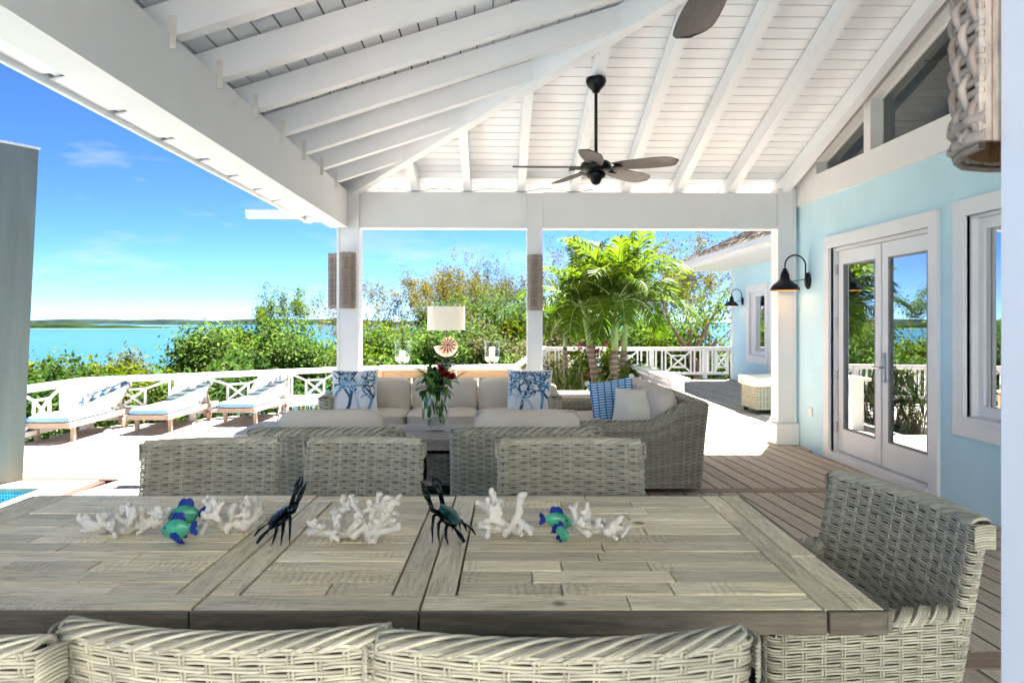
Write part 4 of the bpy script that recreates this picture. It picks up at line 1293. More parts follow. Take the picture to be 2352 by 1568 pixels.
# near side: backs to the camera, facing +y (rz=0 -> seat faces +y)
chair_at(1296, 1.10, -YAW + R(1), "closest wicker chair with its broad back to the viewer, right of centre", .97)
chair_at(488, 1.125, -YAW + R(-3), "wicker chair back in the near row, second from the picture's left edge", .89)
chair_at(-268, 1.13, -YAW + R(-14), "wicker chair cut off by the bottom left corner of the picture", .86)
# far side: facing the camera (rz=180)
chair_at(495, 3.03, R(180) - YAW + R(9), "wicker chair across the table nearest the pool", .87)
chair_at(846, 3.05, R(180) - YAW - R(4), "narrow looking wicker chair across the table between the two crabs", .79)
chair_at(1308, 3.03, R(180) - YAW, "wicker chair across the table in front of the armchair and loveseat", .96)
# head of the table

# ================================================================= dining table
TZ = .76
tx, ty = W(-.424, 2.0145)
table = thing("dining_table", "long weathered grey brown plank dining table in three sections", "table", (tx, ty, 0), -YAW)
def tp(x): return x + .424
def tq(y): return y - 2.0145
def tplank(x0, x1, y0, y1, mat, th=.03, name="plank"):
    g_ = .0017
    mb = MB(); mb.box((0, 0, -th / 2), (x1 - x0 - g_ * 2, y1 - y0 - g_ * 2, th), ch=.0016)
    return obj(name, mb, mat, table, (tp((x0 + x1) / 2), tq((y0 + y1) / 2), TZ + random.uniform(-.0012, .0012)))
def plank_row(x0, x1, y0, y1, lmin=.22, lmax=.62):
    x = x0
    while x < x1 - 1e-6:
        ln = random.uniform(lmin, lmax)
        if x1 - (x + ln) < .14: ln = x1 - x
        tplank(x, x + ln, y0, y1, TABLEW); x += ln
YN, YF = 1.521, 2.508
secs = ((-1.615, -.6592), (-.6578, -.1902), (-.1888, .767))
for si, (a, b_) in enumerate(secs):
    ia, ib = a, b_
    if si == 0:
        tplank(a, a + .062, YN, YF, TABLEW_Y); tplank(a + .062, a + .122, YN, 2.1, TABLEW_Y); tplank(a + .062, a + .122, 2.1, YF, TABLEW_Y); ia = a + .1235
        jl, jr = None, (b_ - .068, b_)
    elif si == 1: jl, jr = (a, a + .068), (b_ - .068, b_)
    else:
        tplank(b_ - .066, b_, YN, 1.86, TABLEW_Y); tplank(b_ - .066, b_, 1.86, YF, TABLEW_Y)
        tplank(b_ - .126, b_ - .066, YN, 2.2, TABLEW_Y); tplank(b_ - .126, b_ - .066, 2.2, YF, TABLEW_Y); ib = b_ - .1275
        jl, jr = (a, a + .068), None
    plank_row(ia, ib, YN, YN + .079); plank_row(ia, ib, YF - .079, YF)
    y0, y1 = YN + .0805, YF - .0805
    if jl: tplank(jl[0], jl[1], y0, y1, TABLEW_Y); ia = jl[1] + .002
    if jr: tplank(jr[0], jr[1], y0, y1, TABLEW_Y); ib = jr[0] - .002
    n_ = 11
    for i in range(n_):
        plank_row(ia, ib, y0 + (y1 - y0) * i / n_, y0 + (y1 - y0) * (i + 1) / n_, .16, .5)
    mb = MB(); mb.box((tp((a + b_) / 2), tq((YN + YF) / 2), .722), (b_ - a - .01, YF - YN - .03, .012)); obj("core_panel", mb, DARK_UNDER, table)
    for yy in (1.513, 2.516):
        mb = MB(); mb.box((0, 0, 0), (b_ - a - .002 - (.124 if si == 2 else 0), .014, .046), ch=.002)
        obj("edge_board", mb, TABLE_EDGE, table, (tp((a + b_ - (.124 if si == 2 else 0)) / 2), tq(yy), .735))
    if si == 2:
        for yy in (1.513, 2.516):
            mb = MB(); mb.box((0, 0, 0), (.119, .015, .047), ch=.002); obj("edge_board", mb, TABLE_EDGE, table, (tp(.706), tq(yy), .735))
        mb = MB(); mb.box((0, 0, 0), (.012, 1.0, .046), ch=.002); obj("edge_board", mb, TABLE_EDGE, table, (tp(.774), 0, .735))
    if si == 0:
        mb = MB(); mb.box((0, 0, 0), (.012, 1.0, .046), ch=.002); obj("edge_board", mb, TABLE_EDGE, table, (tp(-1.622), 0, .735))
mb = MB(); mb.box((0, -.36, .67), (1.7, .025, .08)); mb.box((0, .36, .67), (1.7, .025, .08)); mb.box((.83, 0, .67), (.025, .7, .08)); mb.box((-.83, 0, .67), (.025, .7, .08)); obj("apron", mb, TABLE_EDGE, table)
for sx in (-1, 1):
    for sy in (-1, 1):
        mb = MB(); mb.box((sx * .62, sy * .3, .36), (.09, .09, .71), ch=.006); obj("leg", mb, TABLE_EDGE, table)
mb = MB(); mb.box((0, 0, .12), (1.3, .08, .08), ch=.006); obj("stretcher", mb, TABLE_EDGE, table)

# ================================================================= cushions
def cube_pts(n):
    P = []; F = []
    idx = {}
    def key(p): return tuple(round(q, 5) for q in p)
    for ax in range(3):
        for s in (-1, 1):
            a, b = [i for i in range(3) if i != ax]
            g_ = np.linspace(-1, 1, n + 1)
            def vid(i, j):
                p = [0, 0, 0]; p[ax] = s; p[a] = g_[i]; p[b] = g_[j]; k_ = key(p)
                if k_ not in idx: idx[k_] = len(P); P.append(p)
                return idx[k_]
            for i in range(n):
                for j in range(n):
                    q = (vid(i, j), vid(i + 1, j), vid(i + 1, j + 1), vid(i, j + 1))
                    F.append(q if (s > 0) ^ (ax == 1) else q[::-1])
    return np.array(P, float), np.array(F)
CP, CF = cube_pts(14)
def cushion(w, d, h, k=7, crown=.25, wr=.009, seed=0):
    """boxed cushion with rounded edges, crowned faces and soft wrinkles"""
    q = CP / (np.abs(CP) ** k).sum(1, keepdims=True) ** (1 / k)
    x, y, z = q[:, 0], q[:, 1], q[:, 2]
    z2 = z * (1 + crown * (1 - x ** 2) * (1 - y ** 2))
    r_ = np.random.default_rng(seed)
    ph = r_.random(6) * 6.28
    wv = wr * (np.sin(x * 5 + y * 3 + ph[0]) + np.sin(x * -4 + y * 7 + ph[1]) * .7 + np.sin(x * 11 + y * 2 + z * 3 + ph[2]) * .5)
    V = np.stack((x * w / 2, y * d / 2, z2 * h / 2 + wv * np.abs(z)), -1)
    V[:, 0] += wr * .5 * np.sin(y * 6 + z * 4 + ph[3]); V[:, 1] += wr * .5 * np.sin(x * 7 + z * 4 + ph[4])
    mb = MB(); mb.add(V, CF); return mb
def piping(w, d, z, r=.005, rad=.04):
    lp = Loop(round_poly([(-w / 2, -d / 2), (w / 2, -d / 2), (w / 2, d / 2), (-w / 2, d / 2)], rad, 4))
    u = np.arange(60) / 60; p, _ = lp.at(u)
    mb = MB(); mb.tube([(a, b, z) for a, b in p], r, 5, closed=True); return mb
def pillow_profile(x, y, h): return h / 2 * (np.maximum(0, (1 - x ** 2)) * np.maximum(0, (1 - y ** 2))) ** .42
def pillow_xy(x, y, w): return x * w / 2 * (1 - .07 * (1 - y ** 2) * np.abs(x)), y * w / 2 * (1 - .07 * (1 - x ** 2) * np.abs(y))
def pillow_mesh(w, h, mat, n=26, seed=0):
    g_ = np.sin(np.linspace(-math.pi / 2, math.pi / 2, n + 1)); X_, Y_ = np.meshgrid(g_, g_)
    X_, Y_ = X_.ravel(), Y_.ravel()
    xx, yy = pillow_xy(X_, Y_, w); zz = pillow_profile(X_, Y_, h)
    ph = seed * 1.7
    zz = zz * (1 + .05 * np.sin(X_ * 5 + ph) + .04 * np.sin(Y_ * 6 + X_ * 3 + ph))
    N = (n + 1) ** 2
    V = np.concatenate((np.stack((xx, yy, zz), -1), np.stack((xx, yy, -zz), -1)))
    f = np.array([(j * (n + 1) + i, j * (n + 1) + i + 1, (j + 1) * (n + 1) + i + 1, (j + 1) * (n + 1) + i) for j in range(n) for i in range(n)])
    mb = MB(); mb.add(V, np.concatenate((f, f[:, ::-1] + N)))
    me = mb.mesh("cover", True)
    uv = me.uv_layers.new(name="UVMap")
    li = np.zeros(len(me.loops), dtype=np.int32); me.loops.foreach_get('vertex_index', li)
    UV = np.concatenate((np.stack((X_, Y_), -1),) * 2) * .5 + .5
    uv.data.foreach_set('uv', UV[li].ravel())
    me.materials.append(mat); return me
# coral print: branching strips laid on the pillow face
def coral_print(w, h, seed):
    r_ = np.random.default_rng(seed)
    out = {0: MB(), 1: MB(), 2: MB()}
    def emit(mb, pts, w0, w1):
        pts = np.array(pts)
        t = np.gradient(pts, axis=0); t /= np.maximum(np.linalg.norm(t, axis=1, keepdims=True), 1e-6)
        nn = np.stack((-t[:, 1], t[:, 0]), -1); wd = 1.8 * np.linspace(w0, w1, len(pts))[:, None]
        L_ = pts + nn * wd; R_ = pts - nn * wd
        tip = pts[-1] + t[-1] * wd[-1]
        q = np.concatenate((L_, R_, tip[None]))
        q = np.clip(q, -.93, .93)
        xx, yy = pillow_xy(q[:, 0], q[:, 1], w); zz = pillow_profile(q[:, 0], q[:, 1], h) * 1.03 + .004
        n_ = len(pts)
        mb.add(np.stack((xx, yy, zz), -1), [(i, n_ + i, n_ + i + 1, i + 1) for i in range(n_ - 1)] + [(n_ - 1, 2 * n_ - 1, 2 * n_)])
    def grow(mb, p, a, ln, wd, lvl):
        pts = [p]; q = np.array(p, float)
        nseg = 5
        for i in range(nseg):
            a += r_.normal(0, .16); q = q + np.array((math.cos(a), math.sin(a))) * ln / nseg; pts.append(q.copy())
            if lvl > 0 and i >= 1 and r_.random() < .8:
                s = 1 if (i % 2) else -1
                grow(mb, q.copy(), a + s * r_.uniform(.6, 1.0), ln * r_.uniform(.45, .68), wd * .72, lvl - 1)
        emit(mb, pts, wd, wd * .72)
    grow(out[2], (.2, -.85), 1.9, 1.0, .034, 2); grow(out[2], (-.75, .1), .6, .7, .03, 2)
    grow(out[1], (.55, -.9), 1.4, 1.35, .036, 2); grow(out[1], (-.85, -.2), 1.0, .9, .032, 2)
    grow(out[0], (-.35, -.92), 1.25, 1.55, .042, 3); grow(out[0], (.85, -.3), 2.2, .95, .034, 2)
    return out
PRC = [simple("print_navy_slate", srgb(50, 82, 108), .9, var=.2), simple("print_teal_blue", srgb(96, 142, 176), .9, var=.2), simple("print_pale_grey_blue", srgb(168, 192, 206), .9, var=.1)]
def coral_pillow(loc, rot, w, seed, label):
    t = thing("coral_print_pillow", label, "pillow", loc, 0, "coral print cushions on the long sofa")
    t.rotation_euler = rot
    o = obj("cover", pillow_mesh(w, .17, FABRIC_W, seed=seed), None, t)
    pr_ = coral_print(w, .17, seed)
    for i in (2, 1, 0): obj("coral_print", pr_[i], PRC[i], o)
    return t
m, n, l, p = new_mat("blue_dash_weave")
tc = n.new("ShaderNodeTexCoord"); mp = n.new("ShaderNodeMapping"); mp.inputs['Rotation'].default_value = (0, 0, R(4))
br = n.new("ShaderNodeTexBrick"); br.offset = 0; br.inputs['Scale'].default_value = 1
br.inputs['Brick Width'].default_value = .155; br.inputs['Row Height'].default_value = .058; br.inputs['Mortar Size'].default_value = .016; br.inputs['Mortar Smooth'].default_value = .1
br.inputs['Color1'].default_value = srgb(205, 222, 235); br.inputs['Color2'].default_value = srgb(190, 212, 230); br.inputs['Mortar'].default_value = srgb(42, 122, 172)
l.new(tc.outputs['UV'], mp.inputs['Vector']); l.new(mp.outputs[0], br.inputs['Vector']); l.new(br.outputs['Color'], p.inputs['Base Color'])
p.inputs['Roughness'].default_value = .9; p.inputs['Specular IOR Level'].default_value = .2
DASH = m

# ================================================================= woven sofas and armchairs
def shell(Wd, D, hb, ha, T, row, stake, r, amp, pps=3, k=4, flare=.06, back_len=.34):
    outer = [(-Wd / 2, 0), (Wd / 2, 0), (Wd / 2, D), (Wd / 2 - T, D), (Wd / 2 - T, T), (-Wd / 2 + T, T), (-Wd / 2 + T, D), (-Wd / 2, D)]
    lp = Loop(round_poly(outer, [.07, .07, .05, .05, .04, .04, .05, .05], 5))
    def hh(y): return ha + (hb - ha) * (1 - smooth01((y - .10) / back_len))
    def surf(u, v):
        p, n_ = lp.at(u)
        h = hh(p[..., 1]); z = .05 + v * (h - .05)
        lean = flare * (z / hb) ** 1.5 * (1 - smooth01(p[..., 1] / .35))
        return np.stack((p[..., 0], p[..., 1] - lean, z), -1), np.stack((n_[..., 0], n_[..., 1], np.zeros_like(z)), -1)
    mb = MB(); weave(mb, surf, lp.L, hb - .05, row, stake, r, amp, pps, k)
    # braided top along the middle of the wall
    cl = Loop([(-Wd / 2 + T / 2, D - .02), (-Wd / 2 + T / 2, .10)] + [(-Wd / 2 + T / 2 + .05 * (1 - math.cos(a)), .10 - .045 * math.sin(a)) for a in np.linspace(0, math.pi / 2, 5)][1:]
              + [(Wd / 2 - T / 2 - .05 * (1 - math.cos(a)), .10 - .045 * math.sin(a)) for a in np.linspace(math.pi / 2, 0, 5)] + [(Wd / 2 - T / 2, D - .02)], False)
    u = np.linspace(0, 1, 160); p, n_ = cl.at(u)
    h = hh(p[:, 1]); lean = flare * (1 - smooth01(p[:, 1] / .35)) * (h / hb) ** 1.5
    c = np.stack((p[:, 0], p[:, 1] - lean, h), -1)
    rim(mb, c, np.stack((n_[:, 0], n_[:, 1], np.zeros(160)), -1), T / 2, r * 1.1, stake, 5, .13, .018, .016, 5)
    m1 = mb.mesh("woven_shell", True, True)
    mb = MB(); sheet(mb, surf, 90, 5, True, r * 2.2)
    cc = c.copy(); cc[:, 2] -= .004; nn = np.stack((n_[:, 0], n_[:, 1], np.zeros(160)), -1) * (T / 2 - r * 2)
    mb.add(np.concatenate((cc + nn, cc - nn)), np.array([(i, i + 1, 161 + i, 160 + i) for i in range(159)]))
    m2 = mb.mesh("shade_backing"); m2.materials.append(HOLLOW_SHADE)
    return m1, m2
def front_panel(Wd, T, D, z1, row, stake, r, amp):
    x0, x1 = -Wd / 2 + T, Wd / 2 - T
    lp = Loop([(x1, D - .03), (x0, D - .03)], False)
    def surf(u, v):
        p, n_ = lp.at(u); z = .06 + v * (z1 - .06)
        return np.stack((p[..., 0], p[..., 1], z), -1), np.stack((n_[..., 0] * 0, np.ones_like(z), np.zeros_like(z)), -1)
    mb = MB(); weave(mb, surf, x1 - x0, z1 - .06, row, stake, r, amp, 3, 4, closed=False); return mb.mesh("woven_front", True, True)
def sofa(name, label, cat, loc, rz, Wd, D, hb, ha, T, nseat, mat=WICK, seat_z=.30, seat_h=.17, row=.0150, group=None, ch=.46, seed=0, r=.0032, bch=.0, stk=.047):
    t = thing(name, label, cat, loc, rz, group)
    m1, m2 = shell(Wd, D, hb, ha, T, row, stk, r, .0036)
    m1.materials.append(mat)
    o = tag(obj("woven_shell", m1, mat, t), kind="stuff"); obj("shade_backing", m2, None, o)
    fpm = front_panel(Wd, T, D, seat_z, row, stk, r, .0036); fpm.materials.append(mat)
    tag(obj("woven_front", fpm, mat, t), kind="stuff")
    mb = MB(); mb.box((0, T + (D - T) / 2 - .03, seat_z - .02), (Wd - 2 * T, D - T - .04, .03)); obj("seat_base", mb, HOLLOW_SHADE, t)
    iw = (Wd - 2 * T - .01) / nseat
    for i in range(nseat):
        xx = -Wd / 2 + T + .005 + iw * (i + .5)
        s = obj("seat_cushion", cushion(iw - .006, D - T - .03, seat_h, 8, .16, .003, seed + i), FABRIC, t, (xx, T + (D - T) / 2 - .0, seat_z + seat_h / 2), smooth=True)
        obj("piping", piping(iw - .012, D - T - .036, seat_h * .36, .004, .03), FABRIC, s, smooth=True)
        bc = obj("back_cushion", cushion(iw - .008, ch, .17, 6, .5, .006, seed + 10 + i), FABRIC, t, (xx + random.uniform(-.004, .004), T + .10, seat_z + seat_h + ch / 2 - .03 + bch), (R(78), 0, random.uniform(-.02, .02)), smooth=True)
        obj("piping", piping(iw - .02, ch - .012, .05, .004, .05), FABRIC, bc, smooth=True)
    return t
# armchair at the head of the table: the same back and seat with two low woven arms
c_ = W(.80, 2.03)
hc = dining_chair((c_[0], c_[1], 0), R(99.5) - YAW, "wicker armchair at the head of the table beside the French doors", G1)
hc.name = "dining_armchair"
lpa = Loop(round_poly([(-.03, -.25), (.03, -.25), (.03, .25), (-.03, .25)], .026, 4))
def asurf(u, v):
    p, n_ = lpa.at(u); z = .03 + v * .62
    return np.stack((p[..., 0], p[..., 1], z), -1), np.stack((n_[..., 0], n_[..., 1], np.zeros_like(z)), -1)
mb = MB(); weave(mb, asurf, lpa.L, .62, .014, .047, .0030, .0034, 4, 5)
yy = np.linspace(-.24, .24, 30); rim(mb, np.stack((0 * yy, yy, 0 * yy + .65), -1), np.stack((0 * yy + 1, 0 * yy, 0 * yy), -1), .03, .0031, .047, 5, .10, .014, .010, 5)
am = mb.mesh("woven_arm", True, True); am.materials.append(WICK)
mb = MB(); sheet(mb, asurf, 24, 2, True, .012); P, N = asurf(np.arange(24) / 24, np.ones(24)); mb.add(P - N * .012, [tuple(range(24))]); ac_ = mb.mesh("shade_backing"); ac_.materials.append(HOLLOW_SHADE)
for sx in (-1, 1):
    o = tag(obj("woven_arm", am, WICK, hc, (sx * .285, .02, 0)), kind="stuff"); obj("shade_backing", ac_, None, o)
# club chairs, backs to the table (local front +y)
cx, cy = W(-1.075, 4.22)
club = sofa("armchair", "wicker armchair with its back to the table, nearest the pool", "armchair", (cx, cy, 0), -YAW + R(2), .875, .86, .725, .56, .11, 1, ch=.40, bch=-.02, group="wicker armchairs backing onto the table")
cx, cy = W(.085, 4.22)
dup(club, (cx, cy, 0), -YAW - R(1), "wicker armchair with its back to the table, beside the loveseat", "wicker armchairs backing onto the table")
# long sofa facing the camera: local front +y must point to -y -> rz = 180
sx0, sy0 = W(-.705, 7.93)
sofa("long_sofa", "three seat wicker sofa with taupe cushions in front of the console", "sofa", (sx0, sy0, 0), R(180), 2.33, .86, .66, .62, .13, 3, ch=.37, seed=3, seat_z=.29, bch=-.035, row=.018, r=.004, stk=.055)
# loveseat facing -x: local +y -> -x  => rz = 90
lx, ly = 1.62, 6.62
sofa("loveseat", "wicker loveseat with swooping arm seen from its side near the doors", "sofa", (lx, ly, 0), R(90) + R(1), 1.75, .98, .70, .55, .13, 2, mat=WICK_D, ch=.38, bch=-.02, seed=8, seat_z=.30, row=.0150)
# pillows
p_ = at_d(815, 905, 7.22); coral_pillow((p_.x, p_.y, .66), (R(74), 0, R(9)), .45, 4, "coral print pillow leaning on the arm nearest the sun loungers")
p_ = at_d(1216, 905, 7.22); coral_pillow((p_.x, p_.y, .66), (R(74), 0, R(-8)), .45, 11, "coral print pillow leaning on the arm beside the side table")
t = thing("blue_dash_pillow", "blue pillow with rows of white dashes on the loveseat", "pillow"); p_ = at_d(1408, 928, 6.75)
t.location = (p_.x, p_.y, .615); t.rotation_euler = (R(75), R(-10), R(-10))
o = obj("cover", pillow_mesh(.42, .15, DASH, seed=2), None, t)
for a, b in ((-1, -1), (1, -1), (1, 1), (-1, 1)):
    mb = MB(); mb.ball((a * .205, b * .205, 0), (.028, .028, .022), 6, 8); obj("tassel", mb, FABRIC_W, o, smooth=True)
t = thing("white_pillow", "plain cream pillow with blue striped back propped in the loveseat", "pillow"); p_ = at_d(1460, 953, 6.22)
t.location = (p_.x, p_.y, .60); t.rotation_euler = (R(62), R(0), R(-24))
o = obj("cover", pillow_mesh(.40, .21, simple("cream_linen", srgb(206, 203, 190), .9, var=.05, b=.1, bs=200, spec=.2), seed=5), None, t)
mb = MB(); mb.add(*(lambda q: (q[0], q[1]))(([(-.2, -.19, -.004), (-.215, -.1, -.03), (-.21, .1, -.03), (-.2, .19, -.004), (-.15, .18, -.05), (-.15, -.18, -.05)], [(0, 1, 2, 3), (1, 5, 4, 2)]))); obj("striped_edge", mb, DASH, o)

# side table between the sofas
p_ = at_z(1335, 906, .58)
t = thing("side_table", "small white topped wooden side table between the sofas", "side table", (p_.x + .05, p_.y + .10, 0))
mb = MB(); mb.box((0, 0, .575), (.56, .48, .03), ch=.004); obj("table_top", mb, WHITE_WARM, t)
mb = MB(); mb.box((0, -.22, .54), (.5, .02, .04)); mb.box((0, .22, .54), (.5, .02, .04)); obj("apron", mb, PINE, t)
for sx in (-1, 1):
    for sy in (-1, 1):
        mb = MB(); mb.box((sx * .25, sy * .21, .28), (.04, .04, .56)); obj("leg", mb, PINE, t)

# coffee table with baskets and the grey ottoman beside it
t = thing("coffee_table", "low grey wood coffee table with a woven basket under its top", "coffee table", (-.42, 6.1, 0), R(0))
for i in range(7):
    mb = MB(); mb.box((0, 0, 0), (1.4, .116, .03), ch=.002); obj("plank", mb, GREYWOOD, t, (0, -.36 + i * .12, .435))
mb = MB(); mb.box((0, -.39, .39), (1.3, .03, .06)); mb.box((0, .39, .39), (1.3, .03, .06)); mb.box((0, 0, .105), (1.32, .8, .03)); obj("frame", mb, GREYWOOD, t)
for sx in (-1, 1):
    for sy in (-1, 1):
        mb = MB(); mb.box((sx * .64, sy * .37, .21), (.07, .07, .42)); obj("leg", mb, GREYWOOD, t)
lpb = Loop(round_poly([(-.22, -.3), (.22, -.3), (.22, .3), (-.22, .3)], .03, 4))
def bsurf(u, v):
    p, n_ = lpb.at(u); z = .125 + v * .2
    return np.stack((p[..., 0], p[..., 1], z), -1), np.stack((n_[..., 0], n_[..., 1], np.zeros_like(z)), -1)
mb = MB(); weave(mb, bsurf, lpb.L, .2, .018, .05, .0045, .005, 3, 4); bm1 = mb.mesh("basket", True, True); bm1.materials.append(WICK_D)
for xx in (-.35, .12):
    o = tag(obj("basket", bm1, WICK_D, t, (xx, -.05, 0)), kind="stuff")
    mb = MB(); mb.box((0, 0, .22), (.41, .57, .18)); obj("shade_backing", mb, HOLLOW_SHADE, o)
p0 = at_z(519, 995, .42)
t = thing("ottoman", "pale grey cushioned ottoman beside the coffee table", "ottoman", (p0.x + .55, 6.62, 0))
lpo = Loop(round_poly([(-.5, -.4), (.5, -.4), (.5, .4), (-.5, .4)], .04, 4))
def osurf(u, v):
    p, n_ = lpo.at(u); z = .04 + v * .25
    return np.stack((p[..., 0], p[..., 1], z), -1), np.stack((n_[..., 0], n_[..., 1], np.zeros_like(z)), -1)
mb = MB(); weave(mb, osurf, lpo.L, .25, .0205, .058, .0046, .0065, 3, 4); om = mb.mesh("woven_base", True, True); om.materials.append(WICK)
o = tag(obj("woven_base", om, WICK, t), kind="stuff"); mb = MB(); mb.box((0, 0, .15), (.96, .76, .24)); obj("shade_backing", mb, HOLLOW_SHADE, o)
obj("seat_cushion", cushion(1.04, .84, .13, 9, .08, .002, 4), FABRIC_L, t, (0, 0, .36), smooth=True)

# white wire side basket by the sofa end
p_ = at_z(692, 952, .18)
t = thing("wire_side_table", "low white wire framed side table behind the sofa arm", "side table", (p_.x, p_.y + .1, LZ + .01)); t.scale = (1.1, 1.1, 1.38)
mb = MB()
def hoop(x): return [(x, -.2, 0), (x, -.2, .42), (x, -.16, .47), (x, .16, .47), (x, .2, .42), (x, .2, 0)]
mb.tube([(-.28, 0, 0), (-.28, 0, .32), (-.26, 0, .40), (-.2, 0, .44), (.2, 0, .44), (.26, 0, .40), (.28, 0, .32), (.28, 0, 0)], .012, 8)
mb.tube([(-.28, .34, 0), (-.28, .34, .32), (-.26, .34, .40), (-.2, .34, .44), (.2, .34, .44), (.26, .34, .40), (.28, .34, .32), (.28, .34, 0)], .012, 8)
for i in range(9): mb.tube([(-.2 + i * .05, 0, .44), (-.2 + i * .05, .34, .44)], .004, 5)
for i in range(12): mb.tube([(-.27 + i * .049, 0, .02), (-.27 + i * .049, 0, .36 if i in (0, 11) else .43)], .004, 5)
obj("wire_frame", mb, WHITE, t, smooth=True)
mb = MB(); mb.box((0, .17, .455), (.42, .32, .014), ch=.003); obj("tray", mb, WHITE, t)

# wicker ottoman and potted plant far right
p_ = at_z(1735, 953, 0)
t = thing("cushioned_bench", "wicker bench with thick cream cushion half hidden behind the house post", "bench", (p_.x + .36, p_.y + .36, 0))
lpo = Loop(round_poly([(-.33, -.33), (.33, -.33), (.33, .33), (-.33, .33)], .03, 4))
def qsurf(u, v):
    p, n_ = lpo.at(u); z = .07 + v * .33
    return np.stack((p[..., 0], p[..., 1], z), -1), np.stack((n_[..., 0], n_[..., 1], np.zeros_like(z)), -1)
mb = MB(); weave(mb, qsurf, lpo.L, .33, .02, .05, .0046, .006, 3, 4); om = mb.mesh("woven_base", True, True); om.materials.append(WICK)
o = tag(obj("woven_base", om, WICK, t), kind="stuff"); mb = MB(); mb.box((0, 0, .22), (.62, .62, .32)); obj("shade_backing", mb, HOLLOW_SHADE, o)
for sx in (-1, 1):
    for sy in (-1, 1):
        mb = MB(); mb.box((sx * .28, sy * .28, .035), (.05, .05, .07)); obj("foot", mb, DARK_UNDER, t)
obj("seat_cushion", cushion(.80, .80, .14, 7, .2, .003, 5), simple("cream_cushion", srgb(225, 214, 198), .9, var=.04), t, (0, 0, .47), smooth=True)
# ================================================================= console table and what stands on it
ca = at_d(870, 842, 8.48); cb2 = at_d(1176, 842, 8.48)
CZ = .835
con = thing("console_table", "long pale pine console table behind the sofa", "console table", ((ca.x + cb2.x) / 2, 8.48, 0))
cw = cb2.x - ca.x
mb = MB(); mb.box((0, 0, CZ - .016), (cw + .02, .42, .032), ch=.003); obj("table_top", mb, WHITE_WARM, con)
for sy in (-1, 1):
    mb = MB(); mb.box((0, sy * .17, CZ - .075), (cw - .08, .025, .085)); obj("apron", mb, PINE, con)
for sx in (-1, 1):
    for sy in (-1, 1):
        mb = MB(); mb.box((sx * (cw / 2 - .045), sy * .165, (CZ - .03) / 2), (.065, .065, CZ - .034)); obj("leg", mb, PINE, con)
mb = MB(); mb.box((.05, .0, .38), (.07, .05, .72)); obj("centre_leg", mb, PINE, con)
con.location.z = -.0
def hurricane(u, label, ch_, wv):
    q = at_d(u, 842, 8.46)
    t = thing("hurricane_lantern", label, "candle holder", (q.x, 8.46, CZ), 0, "glass hurricane lanterns on the console")
    mb = MB(); mb.lathe([(0, 0), (.06, .0), (.064, .006), (.03, .016), (.02, .03), (.03, .045), (.065, .06), (.085, .09), (.088, .14), (.088, .26), (.10, .292), (.096, .292), (.084, .262), (.084, .14), (.08, .092), (.06, .066), (0, .058)], 28); obj("glass_body", mb, CLEAR, t, smooth=True)
    mb = MB(); mb.lathe([(0, .062), (.058, .068), (.078, .094), (.076, .108), (0, .108)], 24); obj("sand_fill", mb, SAND, t, smooth=True)
    mb = MB(); mb.lathe([(0, .106), (wv, .106), (wv, .106 + ch_), (wv - .006, .106 + ch_ + .004), (0, .106 + ch_ - .004)], 20); obj("candle", mb, CANDLE, t, smooth=True)
hurricane(925, "glass hurricane lantern with the shorter candle, toward the sea", .07, .034)
hurricane(1130, "glass hurricane lantern with the taller candle, toward the palms", .11, .034)
# shell lamp
q = at_d(1025, 842, 8.42)
lamp = thing("shell_lamp", "table lamp with oval cream shade on a striped nautilus shell", "table lamp", (q.x, 8.42, CZ))
mb = MB(); mb.box((0, 0, .018), (.20, .11, .036), ch=.003); obj("base", mb, BLACKM, lamp)
mb = MB()
for xx in (-.045, .0, .045): mb.tube([(xx, 0, .03), (xx, 0, .15)], .006, 8)
obj("stem", mb, BLACKM, lamp, smooth=True)
mb = MB(); mb.tube([(.005, .012, .30), (.005, .012, .72)], .006, 8); mb.ball((.005, .012, .735), .011, 8, 10); obj("rod", mb, BLACKM, lamp, smooth=True)
# nautilus: logarithmic spiral, spiral plane is x-z
mb = MB(); vs = []; fs = []; at_ = []
NT, K = 120, 14
for i in range(NT + 1):
    th_ = 5.1 * math.pi * i / NT
    rr = .15 * math.exp(-.135 * th_)
    ang = math.pi * 1.04 - 0 + th_ * 1.0
    cxn, czn = .012 + rr * .62 * math.cos(ang), .245 - rr * .62 * math.sin(-ang)
    cr = rr * .46
    for j in range(K):
        a = 2 * math.pi * j / K
        rad = rr * .62 + cr * math.cos(a)
        vs.append((.02 + rad * math.cos(ang), cr * .75 * math.sin(a), .25 + rad * math.sin(ang) ))
        at_.append(th_)
for i in range(NT):
    for j in range(K): fs.append((i * K + j, i * K + (j + 1) % K, (i + 1) * K + (j + 1) % K, (i + 1) * K + j))
fs.append(tuple(range(K)))
mb.add(vs, fs, np.array(at_))
m, n, l, p = new_mat("striped_nautilus")
a = n.new("ShaderNodeAttribute"); a.attribute_name = 'rnd'
mu = n.new("ShaderNodeMath"); mu.operation = 'MULTIPLY'; mu.inputs[1].default_value = 12.0; l.new(a.outputs['Fac'], mu.inputs[0])
si_ = n.new("ShaderNodeMath"); si_.operation = 'SINE'; l.new(mu.outputs[0], si_.inputs[0])
mr = n.new("ShaderNodeMapRange"); mr.inputs['From Min'].default_value = -1; l.new(si_.outputs[0], mr.inputs['Value'])
stripe = ramp(n, l, mr.outputs[0], [(.35, srgb(52, 36, 32)), (.62, srgb(214, 170, 140))])
tcn = n.new("ShaderNodeTexCoord"); vd = n.new("ShaderNodeVectorMath"); vd.operation = 'DISTANCE'; vd.inputs[1].default_value = (.02, -.04, .25); l.new(tcn.outputs['Object'], vd.inputs[0])
